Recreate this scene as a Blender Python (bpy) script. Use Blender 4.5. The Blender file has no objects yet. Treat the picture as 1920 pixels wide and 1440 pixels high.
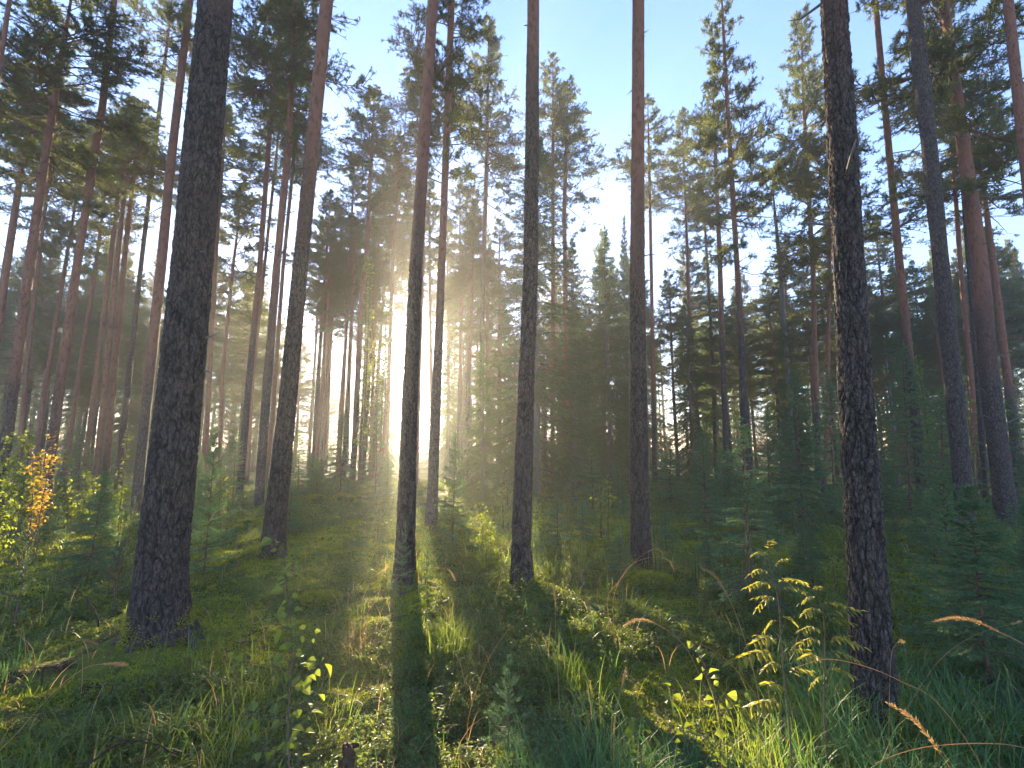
import bpy, math, random
import numpy as np
from mathutils import Vector, Matrix

# ------------------------------------------------------------------ camera
SC = bpy.context.scene
COL = SC.collection
PITCH = math.radians(8.3)
CAM = np.array([0.0, 0.0, 1.6])
F = 900.0                                   # focal length in photo pixels (1920 wide)
cd = bpy.data.cameras.new("camera")
cd.sensor_width = 36.0
cd.lens = 36.0 * F / 1920.0
cd.clip_start = 0.05
cd.clip_end = 3000.0
cam = bpy.data.objects.new("camera", cd)
cam.location = CAM
cam.rotation_euler = (math.radians(90) + PITCH, 0, 0)
COL.objects.link(cam)
SC.camera = cam
FWD = np.array([0.0, math.cos(PITCH), math.sin(PITCH)])
UP = np.array([0.0, -math.sin(PITCH), math.cos(PITCH)])


def ray(px, py):
    return FWD + (px - 960.0) / F * np.array([1.0, 0, 0]) + (720.0 - py) / F * UP


def at(px, py, Y):
    d = ray(px, py)
    return CAM + d * (Y / d[1])


# ------------------------------------------------------------------ sky and sun
SUN = ray(748, 682)
SUN = SUN / np.linalg.norm(SUN)
EL = math.asin(SUN[2])
AZ = math.atan2(SUN[0], SUN[1])             # measured from +Y towards +X
SKY_STRENGTH = 0.12
world = bpy.data.worlds.new("World")
SC.world = world
world.use_nodes = True
wt = world.node_tree
wt.nodes.clear()
w_out = wt.nodes.new("ShaderNodeOutputWorld")
w_bg = wt.nodes.new("ShaderNodeBackground")
w_bg.inputs["Strength"].default_value = SKY_STRENGTH
w_sky = wt.nodes.new("ShaderNodeTexSky")
w_sky.sky_type = 'NISHITA'
w_sky.sun_disc = False
w_sky.sun_elevation = EL
w_sky.sun_rotation = AZ
w_sky.air_density = 1.2
w_sky.dust_density = 0.05
w_sky.ozone_density = 5.0
# the aureole and the bright disc of the low sun, part of the sky itself
w_tc = wt.nodes.new("ShaderNodeTexCoord")
w_dot = wt.nodes.new("ShaderNodeVectorMath")
w_dot.operation = 'DOT_PRODUCT'
w_dot.inputs[1].default_value = SUN
wt.links.new(w_tc.outputs["Generated"], w_dot.inputs[0])


def wmath(op, a, b):
    n = wt.nodes.new("ShaderNodeMath")
    n.operation = op
    for i, v in enumerate((a, b)):
        if isinstance(v, (int, float)):
            n.inputs[i].default_value = v
        else:
            wt.links.new(v, n.inputs[i])
    return n.outputs[0]


w_c = wmath('MAXIMUM', w_dot.outputs["Value"], 0.0)
g1 = wmath('MULTIPLY', wmath('POWER', w_c, 160.0), 0.15)
g2 = wmath('MULTIPLY', wmath('POWER', w_c, 2500.0), 30.0)
g3 = wmath('MULTIPLY', wmath('GREATER_THAN', w_c, math.cos(math.radians(0.55))), 1500.0)
w_g = wmath('ADD', wmath('ADD', g1, g2), g3)
w_mul = wt.nodes.new("ShaderNodeVectorMath")
w_mul.operation = 'SCALE'
w_mul.inputs[0].default_value = (1.0, 0.86, 0.62)
wt.links.new(w_g, w_mul.inputs["Scale"])
w_add = wt.nodes.new("ShaderNodeVectorMath")
w_add.operation = 'ADD'
w_tint = wt.nodes.new("ShaderNodeVectorMath")
w_tint.operation = 'MULTIPLY'
w_tint.inputs[1].default_value = (1.36, 0.95, 0.95)
wt.links.new(w_sky.outputs[0], w_tint.inputs[0])
wt.links.new(w_tint.outputs[0], w_add.inputs[0])
wt.links.new(w_mul.outputs[0], w_add.inputs[1])
wt.links.new(w_add.outputs[0], w_bg.inputs["Color"])
wt.links.new(w_bg.outputs[0], w_out.inputs["Surface"])

sl = bpy.data.lights.new("sun", 'SUN')
sl.energy = 5.0
sl.angle = math.radians(0.5)
sl.color = (1.0, 0.80, 0.52)
so = bpy.data.objects.new("sun", sl)
so.location = (-10, 30, 40)
so.rotation_euler = Vector(SUN).to_track_quat('Z', 'Y').to_euler()
COL.objects.link(so)

SC.view_settings.view_transform = 'Standard'
SC.view_settings.look = 'None'
SC.view_settings.gamma = 1.0
SC.view_settings.use_curve_mapping = False
SC.view_settings.exposure = 2.58
SC.render.engine = 'CYCLES'
cy = SC.cycles
cy.max_bounces = 5
cy.diffuse_bounces = 3
cy.glossy_bounces = 1
cy.transmission_bounces = 3
cy.volume_bounces = 1
cy.transparent_max_bounces = 4
cy.sample_clamp_indirect = 4.0
cy.use_adaptive_sampling = True
cy.adaptive_threshold = 0.01
cy.use_denoising = True
cy.denoiser = 'OPENIMAGEDENOISE'

# ------------------------------------------------------------------ noise
def _hash(ix, iy, iz, seed=0):
    n = (ix.astype(np.int64) * 73856093) ^ (iy.astype(np.int64) * 19349663) ^ (iz.astype(np.int64) * 83492791) ^ (seed * 2654435761)
    n = (n ^ (n >> 13)) * 1274126177
    n = n & 0x7FFFFFFF
    n = (n ^ (n >> 16)) * 668265263 & 0x7FFFFFFF
    return n / float(0x7FFFFFFF)


def vnoise(x, y, z=None, seed=0):
    x = np.asarray(x, float); y = np.asarray(y, float)
    z = np.zeros_like(x) if z is None else np.asarray(z, float)
    ix, iy, iz = np.floor(x), np.floor(y), np.floor(z)
    fx, fy, fz = x - ix, y - iy, z - iz
    fx, fy, fz = [f * f * (3 - 2 * f) for f in (fx, fy, fz)]
    r = 0
    for a in (0, 1):
        for b in (0, 1):
            for c in (0, 1):
                w = (fx if a else 1 - fx) * (fy if b else 1 - fy) * (fz if c else 1 - fz)
                r = r + w * _hash(ix + a, iy + b, iz + c, seed)
    return r * 2 - 1


def fbm(x, y, z=None, octv=4, seed=0):
    r, a, f = 0, 1.0, 1.0
    for i in range(octv):
        r = r + a * vnoise(np.asarray(x) * f, np.asarray(y) * f, None if z is None else np.asarray(z) * f, seed + i * 17)
        a *= 0.5; f *= 2.03
    return r


def cells(x, y, z, seed=0):
    """distance to the nearest and second nearest jittered cell point, and the id of the nearest"""
    ix, iy, iz = np.floor(x), np.floor(y), np.floor(z)
    f1 = np.full(x.shape, 9.0); f2 = np.full(x.shape, 9.0); cid = np.zeros(x.shape)
    for a in (-1, 0, 1):
        for b in (-1, 0, 1):
            for c in (-1, 0, 1):
                cx, cy_, cz = ix + a, iy + b, iz + c
                h1 = _hash(cx, cy_, cz, seed); h2 = _hash(cx, cy_, cz, seed + 5); h3 = _hash(cx, cy_, cz, seed + 9)
                d = np.sqrt((cx + h1 - x) ** 2 + (cy_ + h2 - y) ** 2 + (cz + h3 - z) ** 2)
                nearer = d < f1
                f2 = np.where(nearer, f1, np.minimum(f2, d))
                cid = np.where(nearer, h1, cid)
                f1 = np.where(nearer, d, f1)
    return f1, f2, cid


def sstep(a, b, v):
    t = np.clip((v - a) / (b - a), 0, 1)
    return t * t * (3 - 2 * t)


# ------------------------------------------------------------------ ground height
MOUNDS = []                                  # x, y, radius, height


def gz(x, y):
    x = np.asarray(x, float); y = np.asarray(y, float)
    d = np.sqrt(x * x + y * y)
    amp = sstep(0.8, 3.5, d)
    z = amp * (0.075 * fbm(x * 0.8, y * 0.8, octv=3, seed=3) + 0.045 * fbm(x * 3.1, y * 3.1, octv=3, seed=11))
    z = z + 0.35 * sstep(12, 40, d) * vnoise(x * 0.05, y * 0.05, seed=21)
    z = z + 0.25 * np.exp(-(((x + 6) / 5) ** 2 + ((y - 19) / 6) ** 2))
    z = z + 3.0 * sstep(60, 240, d)
    for mx, my, mr, mh in MOUNDS:
        z = z + mh * np.exp(-((x - mx) ** 2 + (y - my) ** 2) / (mr * mr))
    return z


def foot(px, py, Y=None):
    """ground point seen at a photo pixel"""
    if Y is None:
        d = ray(px, py)
        t = -1.6 / d[2]
        for _ in range(12):
            p = CAM + d * t
            t = (float(gz(p[0], p[1])) - 1.6) / d[2]
        p = CAM + d * t
        return p[0], p[1]
    return at(px, py, Y)[0], Y


# ------------------------------------------------------------------ mesh building
class Geo:
    def __init__(self):
        self.v = []; self.f = {3: [], 4: []}; self.m = {3: [], 4: []}; self.a = []; self.n = 0

    def add(self, v, f, mat=0, var=0.5):
        v = np.asarray(v, np.float32).reshape(-1, 3)
        if len(v) == 0:
            return
        f = np.asarray(f, np.int64)
        k = f.shape[1]
        self.v.append(v)
        self.f[k].append(f + self.n)
        self.m[k].append(np.full(len(f), mat, np.int32) if np.isscalar(mat) else np.asarray(mat, np.int32))
        self.a.append(np.full(len(v), var, np.float32) if np.isscalar(var) else np.asarray(var, np.float32).reshape(-1))
        self.n += len(v)

    def merge(self, g, M=None, s=1.0, t=(0, 0, 0)):
        for k in (3, 4):
            for f, m in zip(g.f[k], g.m[k]):
                self.f[k].append(f + self.n); self.m[k].append(m)
        V = np.concatenate(g.v)
        if M is not None:
            V = V @ np.asarray(M).T
        self.v.append((V * s + np.asarray(t)).astype(np.float32)); self.a.append(np.concatenate(g.a)); self.n += len(V)

    def mesh(self, name, mats, smooth=False, extra=None):
        V = np.concatenate(self.v)
        loops, starts, mi = [], [], []
        pos = 0
        for k in (3, 4):
            if self.f[k]:
                f = np.concatenate(self.f[k])
                loops.append(f.ravel())
                starts.append(pos + np.arange(len(f)) * k)
                mi.append(np.concatenate(self.m[k]))
                pos += f.size
        loops = np.concatenate(loops); starts = np.concatenate(starts); mi = np.concatenate(mi)
        me = bpy.data.meshes.new(name)
        me.vertices.add(len(V)); me.vertices.foreach_set("co", V.ravel())
        me.loops.add(len(loops)); me.loops.foreach_set("vertex_index", loops.astype(np.int32))
        me.polygons.add(len(starts)); me.polygons.foreach_set("loop_start", starts.astype(np.int32))
        me.polygons.foreach_set("material_index", mi)
        for m in mats:
            me.materials.append(m)
        at_ = me.attributes.new("var", 'FLOAT', 'POINT')
        at_.data.foreach_set("value", np.concatenate(self.a))
        if extra:
            for n_, arr in extra.items():
                a2 = me.attributes.new(n_, 'FLOAT', 'POINT')
                a2.data.foreach_set("value", np.asarray(arr, np.float32))
        me.update(calc_edges=True)
        me.polygons.foreach_set("use_smooth", np.full(len(starts), bool(smooth)))
        return me


def link(name, me, parent=None, loc=(0, 0, 0)):
    o = bpy.data.objects.new(name, me)
    COL.objects.link(o)
    o.location = loc
    if parent is not None:
        o.parent = parent
    return o


def tag(o, label=None, cat=None, group=None, kind=None):
    if label: o["label"] = label
    if cat: o["category"] = cat
    if group: o["group"] = group
    if kind: o["kind"] = kind
    return o


def norm(a):
    return a / np.maximum(np.linalg.norm(a, axis=-1, keepdims=True), 1e-9)


def prisms(P0, P1, r0, r1, k=3):
    """one tapered stick per segment"""
    P0 = np.asarray(P0, float); P1 = np.asarray(P1, float)
    n = len(P0)
    ax = norm(P1 - P0)
    ref = np.where(np.abs(ax[:, 2:3]) > 0.9, np.array([[1.0, 0, 0]]), np.array([[0, 0, 1.0]]))
    u = norm(np.cross(ax, ref)); w = np.cross(ax, u)
    th = np.arange(k) / k * 2 * np.pi
    off = np.cos(th)[None, :, None] * u[:, None] + np.sin(th)[None, :, None] * w[:, None]
    A = P0[:, None] + off * np.asarray(r0).reshape(-1, 1, 1)
    B = P1[:, None] + off * np.asarray(r1).reshape(-1, 1, 1)
    V = np.concatenate([A, B], 1).reshape(-1, 3)
    i = np.arange(k); j = (i + 1) % k
    f = np.stack([i, j, j + k, i + k], 1)
    Fc = (f[None] + (np.arange(n) * 2 * k)[:, None, None]).reshape(-1, 4)
    return V, Fc


def needles(P0, P1, spacing, length, width, fwd=0.7, up=0.15, rng=None, jitter=0.3):
    P0 = np.asarray(P0, float); P1 = np.asarray(P1, float)
    L = np.linalg.norm(P1 - P0, axis=1)
    c = np.maximum(1, np.ceil(L / spacing).astype(int))
    idx = np.repeat(np.arange(len(P0)), c)
    t = rng.random(len(idx))
    ax = norm(P1 - P0)[idx]
    p = P0[idx] + (P1 - P0)[idx] * t[:, None]
    rad = rng.normal(size=(len(idx), 3)); rad -= (rad * ax).sum(1, keepdims=True) * ax
    rad = norm(rad); rad[:, 2] += up
    d = norm(ax * fwd + rad)
    side = norm(np.cross(d, rng.normal(size=d.shape)))
    ln = length * (1 + jitter * rng.normal(size=len(idx)))[:, None]
    w = width * 0.5
    V = np.stack([p - side * w, p + side * w, p + d * ln], 1).reshape(-1, 3)
    Fc = np.arange(len(V)).reshape(-1, 3)
    var = np.repeat(rng.random(len(P0))[idx] * 0.7 + rng.random(len(idx)) * 0.3, 3)
    return V, Fc, var


def rot_from(fwd, up_hint, n):
    """matrices whose Y axis is fwd and Z is near up_hint"""
    y = norm(fwd)
    x = norm(np.cross(y, up_hint)); z = np.cross(x, y)
    return np.stack([x, y, z], 2)


def scatter(pv, pf, P, R, S, rng, var=None):
    """copies of a small shape: vertices (V,3), faces (F,k)"""
    n = len(P)
    V = np.einsum('nij,vj->nvi', R, pv) * np.asarray(S).reshape(-1, 1, 1) + np.asarray(P)[:, None]
    Fc = (pf[None] + (np.arange(n) * len(pv))[:, None, None]).reshape(-1, pf.shape[1])
    if var is None:
        var = rng.random(n)
    return V.reshape(-1, 3), Fc, np.repeat(var, len(pv))


def leaf_shape(aspect=0.7, fold=0.18, curl=0.12, wide=0.4):
    """a folded leaf along +Y of length 1: tip, shoulders, stalk"""
    h = aspect / 2
    v = np.array([[0, 0, 0], [-h * .75, .18, fold * .6], [-h, wide, fold], [-h * .55, .75, fold * .5 - curl * .5], [0, 1, -curl],
                  [h * .55, .75, fold * .5 - curl * .5], [h, wide, fold], [h * .75, .18, fold * .6], [0, .4, 0], [0, .75, -curl * .4]])
    f = np.array([[0, 8, 2, 1], [0, 7, 6, 8], [8, 9, 3, 2], [8, 6, 5, 9]])
    t = np.array([[9, 4, 3], [9, 5, 4]])
    f = np.vstack([f, [[9, 4, 3, 3], [9, 5, 4, 4]]])[:4]
    return v, f, t


def add_leaves(g, P, D, S, rng, mat=0, aspect=0.7, fold=0.18, up=0.6, var=None):
    v, f, t = leaf_shape(aspect, fold)
    n = len(P)
    hint = np.array([[0, 0, 1.0]]) * up + rng.normal(size=(n, 3)) * 0.35
    R = rot_from(D, hint, n)
    if var is None:
        var = rng.random(n)
    V = np.einsum('nij,vj->nvi', R, v) * np.asarray(S).reshape(-1, 1, 1) + np.asarray(P)[:, None]
    off = (np.arange(n) * len(v))[:, None, None]
    a = np.repeat(var, len(v))
    base = g.n
    g.add(V.reshape(-1, 3), (f[None] + off).reshape(-1, 4), mat, a)
    tf = (t[None] + off).reshape(-1, 3) + base
    g.f[3].append(tf); g.m[3].append(np.full(len(tf), mat, np.int32))


def blades(P, az, L, bend, W, rng, seg=6, up0=None):
    """arching grass blades: root P, heading az, length L, total bend in radians, width W"""
    n = len(P)
    ang0 = (np.radians(rng.uniform(70, 88, n)) if up0 is None else up0)
    pts = [np.asarray(P, float)]
    hd = np.stack([np.cos(az), np.sin(az), np.zeros(n)], 1)
    for i in range(seg):
        t = (i + .5) / seg
        a = ang0 - bend * t ** 1.5
        d = hd * np.cos(a)[:, None] + np.array([0, 0, 1.0]) * np.sin(a)[:, None]
        pts.append(pts[-1] + d * (L / seg)[:, None])
    side = np.stack([-np.sin(az), np.cos(az), np.zeros(n)], 1) + rng.normal(size=(n, 3)) * .25
    side = norm(side)
    rows = []
    for i, p in enumerate(pts):
        t = i / seg
        w = W * (0.55 + 0.45 * min(1, t * 4)) * (1 - t) ** 0.6 * 0.5 if i < seg else W * 0.02
        rows.append(np.stack([p - side * w[:, None], p + side * w[:, None]], 1))
    V = np.stack(rows, 1)                     # n, seg+1, 2, 3
    nv = (seg + 1) * 2
    i = np.arange(seg) * 2
    f = np.stack([i, i + 1, i + 3, i + 2], 1)
    Fc = (f[None] + (np.arange(n) * nv)[:, None, None]).reshape(-1, 4)
    return V.reshape(-1, 3), Fc, np.repeat(rng.random(n), nv), pts


def tube(P, r, k=10):
    P = np.asarray(P, float); n = len(P)
    tg = norm(np.gradient(P, axis=0))
    ref = np.array([0.0, 1.0, 0.0]) if abs(tg[0][1]) < .8 else np.array([1.0, 0, 0])
    u = norm(np.cross(tg, ref)); w = np.cross(tg, u)
    th = np.arange(k) / k * 2 * np.pi
    V = P[:, None] + (np.cos(th)[None, :, None] * u[:, None] + np.sin(th)[None, :, None] * w[:, None]) * np.asarray(r).reshape(-1, 1, 1)
    i = np.arange(k); j = (i + 1) % k
    f = np.stack([i, j, j + k, i + k], 1)
    Fc = (f[None] + (np.arange(n - 1) * k)[:, None, None]).reshape(-1, 4)
    return V.reshape(-1, 3), Fc


# ------------------------------------------------------------------ materials
class Nodes:
    def __init__(self, name):
        self.mat = bpy.data.materials.new(name)
        self.mat.use_nodes = True
        self.t = self.mat.node_tree
        self.t.nodes.clear()
        self.out = self.t.nodes.new("ShaderNodeOutputMaterial")

    def n(self, typ, **kw):
        nd = self.t.nodes.new(typ)
        for k, v in kw.items():
            if k.startswith("i_"):
                nd.inputs[k[2:].replace("_", " ")].default_value = v
            else:
                setattr(nd, k, v)
        return nd

    def l(self, a, b):
        self.t.links.new(a, b)

    def attr(self, name):
        nd = self.n("ShaderNodeAttribute"); nd.attribute_name = name
        return nd.outputs["Fac"]

    def mix(self, fac, a, b, blend='MIX'):
        nd = self.n("ShaderNodeMix"); nd.data_type = 'RGBA'; nd.blend_type = blend
        for sock, v in ((nd.inputs[0], fac), (nd.inputs[6], a), (nd.inputs[7], b)):
            if isinstance(v, (int, float)):
                sock.default_value = v
            elif isinstance(v, tuple):
                sock.default_value = v if len(v) == 4 else (*v, 1)
            else:
                self.l(v, sock)
        return nd.outputs[2]

    def noise(self, vec, scale, detail=4, rough=.6):
        nd = self.n("ShaderNodeTexNoise")
        nd.inputs["Scale"].default_value = scale; nd.inputs["Detail"].default_value = detail
        nd.inputs["Roughness"].default_value = rough
        if vec is not None:
            self.l(vec, nd.inputs["Vector"])
        return nd.outputs["Fac"]

    def ramp(self, fac, a, b, ca=(0, 0, 0), cb=(1, 1, 1)):
        nd = self.n("ShaderNodeValToRGB")
        nd.color_ramp.elements[0].position = a; nd.color_ramp.elements[0].color = (*ca, 1)
        nd.color_ramp.elements[1].position = b; nd.color_ramp.elements[1].color = (*cb, 1)
        self.l(fac, nd.inputs[0])
        return nd.outputs[0]

    def math(self, op, a, b=0.0):
        nd = self.n("ShaderNodeMath"); nd.operation = op
        for i, v in enumerate((a, b)):
            if isinstance(v, (int, float)):
                nd.inputs[i].default_value = v
            else:
                self.l(v, nd.inputs[i])
        return nd.outputs[0]


def leaf_mat(name, c1, c2, transl=0.45, tcol=None, rough=0.5, spec=0.35):
    m = Nodes(name)
    v = m.attr("var")
    oi = m.n("ShaderNodeObjectInfo")
    col = m.mix(v, c1, c2)
    col = m.mix(m.math('MULTIPLY', oi.outputs["Random"], 0.3), col, tuple(x * .6 for x in c1))
    p = m.n("ShaderNodeBsdfPrincipled")
    m.l(col, p.inputs["Base Color"])
    p.inputs["Roughness"].default_value = rough
    p.inputs["Specular IOR Level"].default_value = spec
    tr = m.n("ShaderNodeBsdfTranslucent")
    if tcol is None:
        m.l(m.mix(1.0, col, (1.7, 1.6, 0.7), 'MULTIPLY'), tr.inputs["Color"])
    else:
        m.l(m.mix(v, tcol, tuple(x * 1.3 for x in tcol)), tr.inputs["Color"])
    mx = m.n("ShaderNodeMixShader"); mx.inputs[0].default_value = transl
    m.l(p.outputs[0], mx.inputs[1]); m.l(tr.outputs[0], mx.inputs[2])
    m.l(mx.outputs[0], m.out.inputs["Surface"])
    return m.mat


def bark_mat(name, near, grey=(0.058, 0.048, 0.046), plate=(0.125, 0.095, 0.084), crackc=(0.012, 0.010, 0.011), red=(0.28, 0.130, 0.085), lich=(0.085, 0.098, 0.068), lichen=.4):
    m = Nodes(name)
    tc = m.n("ShaderNodeTexCoord")
    mp = m.n("ShaderNodeMapping"); m.l(tc.outputs["Object"], mp.inputs["Vector"])
    mp.inputs["Scale"].default_value = (1, 1, 0.42)
    vec = mp.outputs[0]
    n1 = m.noise(vec, 9, 5)
    n2 = m.noise(vec, 55, 5, .7)
    base = m.mix(n1, grey, plate)
    cellcol = m.n("ShaderNodeTexVoronoi"); cellcol.inputs["Scale"].default_value = 60 if near else 22
    m.l(vec, cellcol.inputs["Vector"])
    base = m.mix(m.math('MULTIPLY', m.ramp(cellcol.outputs["Color"], .3, .8), .45), base, tuple(x * 1.35 for x in plate))
    vo = m.n("ShaderNodeTexVoronoi"); vo.feature = 'DISTANCE_TO_EDGE'; vo.inputs["Scale"].default_value = 48 if near else 20
    wob = m.n("ShaderNodeVectorMath"); wob.operation = 'ADD'
    nz = m.n("ShaderNodeTexNoise"); nz.inputs["Scale"].default_value = 22
    m.l(vec, nz.inputs["Vector"])
    sc = m.n("ShaderNodeVectorMath"); sc.operation = 'SCALE'; sc.inputs["Scale"].default_value = 0.05
    m.l(nz.outputs["Color"], sc.inputs[0]); m.l(vec, wob.inputs[0]); m.l(sc.outputs[0], wob.inputs[1])
    m.l(wob.outputs[0], vo.inputs["Vector"])
    crk = m.ramp(vo.outputs["Distance"], 0.0, 0.13, (1, 1, 1), (0, 0, 0))
    redf = m.attr("red")
    col = m.mix(m.math('MULTIPLY', crk, .55 if near else .8), base, crackc)
    if near:
        col = m.mix(m.math('MULTIPLY', m.attr("crack"), .85), col, crackc)
    col = m.mix(m.math('MULTIPLY', m.ramp(n2, .50, .62), lichen), col, lich)
    # thin flaking reddish bark higher up
    rc = m.mix(n1, red, tuple(x * .72 for x in red))
    rc = m.mix(m.math('MULTIPLY', m.ramp(m.noise(vec, 16, 4), .52, .66), .7), rc, tuple(x * .38 for x in red))
    col = m.mix(redf, col, rc)
    p = m.n("ShaderNodeBsdfPrincipled")
    m.l(col, p.inputs["Base Color"])
    p.inputs["Roughness"].default_value = .85
    p.inputs["Specular IOR Level"].default_value = .25
    b = m.n("ShaderNodeBump"); b.inputs["Strength"].default_value = .9; b.inputs["Distance"].default_value = 0.012 if near else .03
    h = m.math('ADD', m.math('MULTIPLY', crk, -1.0), m.math('MULTIPLY', n2, 1.2))
    h = m.math('MULTIPLY', h, m.math('SUBTRACT', 1.0, m.math('MULTIPLY', redf, .6)))
    m.l(h, b.inputs["Height"]); m.l(b.outputs[0], p.inputs["Normal"])
    m.l(p.outputs[0], m.out.inputs["Surface"])
    return m.mat


def wood_mat(name, c1, c2, scale=12):
    m = Nodes(name)
    tc = m.n("ShaderNodeTexCoord")
    col = m.mix(m.noise(tc.outputs["Object"], scale, 4), c1, c2)
    p = m.n("ShaderNodeBsdfPrincipled"); m.l(col, p.inputs["Base Color"])
    p.inputs["Roughness"].default_value = .85; p.inputs["Specular IOR Level"].default_value = .2
    b = m.n("ShaderNodeBump"); b.inputs["Strength"].default_value = .5; b.inputs["Distance"].default_value = .004
    m.l(m.noise(tc.outputs["Object"], scale * 8, 3), b.inputs["Height"]); m.l(b.outputs[0], p.inputs["Normal"])
    m.l(p.outputs[0], m.out.inputs["Surface"])
    return m.mat


def ground_mat():
    m = Nodes("forest_floor")
    tc = m.n("ShaderNodeTexCoord"); v = tc.outputs["Object"]
    moss = m.mix(m.noise(v, 5, 6), (0.20, 0.195, 0.025), (0.07, 0.105, 0.022))
    moss = m.mix(m.ramp(m.noise(v, 60, 4, .8), .4, .7), moss, (0.24, 0.22, 0.035))
    litter = m.mix(m.noise(v, 40, 5, .75), (0.025, 0.017, 0.010), (0.09, 0.055, 0.028))
    green = m.mix(m.noise(v, 30, 4), (0.05, 0.09, 0.02), (0.09, 0.13, 0.03))
    c = m.mix(m.ramp(m.noise(v, 1.1, 5, .6), .46, .58), moss, green)
    c = m.mix(m.ramp(m.noise(v, 1.9, 6, .7), .55, .66), c, litter)
    p = m.n("ShaderNodeBsdfPrincipled"); m.l(c, p.inputs["Base Color"])
    p.inputs["Roughness"].default_value = .95; p.inputs["Specular IOR Level"].default_value = .15
    b = m.n("ShaderNodeBump"); b.inputs["Strength"].default_value = 1.0; b.inputs["Distance"].default_value = .03
    m.l(m.noise(v, 45, 6, .75), b.inputs["Height"]); m.l(b.outputs[0], p.inputs["Normal"])
    m.l(p.outputs[0], m.out.inputs["Surface"])
    return m.mat


M_BARK = bark_mat("old_pine_bark", True)
M_BARKF = bark_mat("pine_bark", False, lichen=.3)
M_TWIG = wood_mat("twig_bark", (0.10, 0.065, 0.045), (0.16, 0.10, 0.07))
M_LIMB = wood_mat("pine_limb_bark", (0.13, 0.075, 0.045), (0.26, 0.13, 0.07))
M_DEAD = wood_mat("dead_grey_wood", (0.11, 0.10, 0.09), (0.20, 0.18, 0.165))
M_CHAR = wood_mat("rotten_wood", (0.022, 0.015, 0.012), (0.07, 0.04, 0.025), 30)
M_PINE = leaf_mat("pine_needles", (0.060, 0.100, 0.042), (0.150, 0.165, 0.050), .5)
M_SPRUCE = leaf_mat("spruce_needles", (0.050, 0.105, 0.050), (0.110, 0.165, 0.060), .5)
M_YSPRUCE = leaf_mat("young_spruce_needles", (0.045, 0.12, 0.065), (0.17, 0.29, 0.14), .35)
M_YPINE = leaf_mat("young_pine_needles", (0.04, 0.085, 0.055), (0.07, 0.12, 0.07), .30)
M_BIRCH = leaf_mat("birch_leaves", (0.07, 0.14, 0.030), (0.16, 0.20, 0.035), .5, tcol=(0.30, 0.36, 0.03))
M_YELLOW = leaf_mat("autumn_leaves", (0.20, 0.13, 0.03), (0.30, 0.20, 0.04), .5, tcol=(0.45, 0.28, 0.03))
M_ROWAN = leaf_mat("rowan_leaves", (0.09, 0.14, 0.03), (0.20, 0.20, 0.04), .5, tcol=(0.42, 0.38, 0.04))
M_BERRY = leaf_mat("bilberry_leaves", (0.055, 0.12, 0.028), (0.13, 0.20, 0.04), .42, tcol=(0.24, 0.30, 0.04))
M_REDLEAF = leaf_mat("red_leaves", (0.22, 0.03, 0.02), (0.32, 0.07, 0.02), .4)
M_GRASS = leaf_mat("grass_blades", (0.055, 0.125, 0.022), (0.13, 0.19, 0.035), .5, tcol=(0.26, 0.34, 0.035))
M_GRASSB = leaf_mat("cool_grass_blades", (0.05, 0.13, 0.05), (0.09, 0.19, 0.07), .4, tcol=(0.15, 0.30, 0.06))
M_STRAW = leaf_mat("dry_grass", (0.30, 0.20, 0.09), (0.46, 0.30, 0.14), .45, tcol=(0.55, 0.34, 0.14))
M_MOSS = leaf_mat("moss", (0.17, 0.20, 0.028), (0.42, 0.40, 0.045), .35, tcol=(0.34, 0.36, 0.035), rough=.8, spec=.1)
M_LITTER = leaf_mat("leaf_litter", (0.10, 0.05, 0.025), (0.22, 0.12, 0.05), .15)

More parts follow.
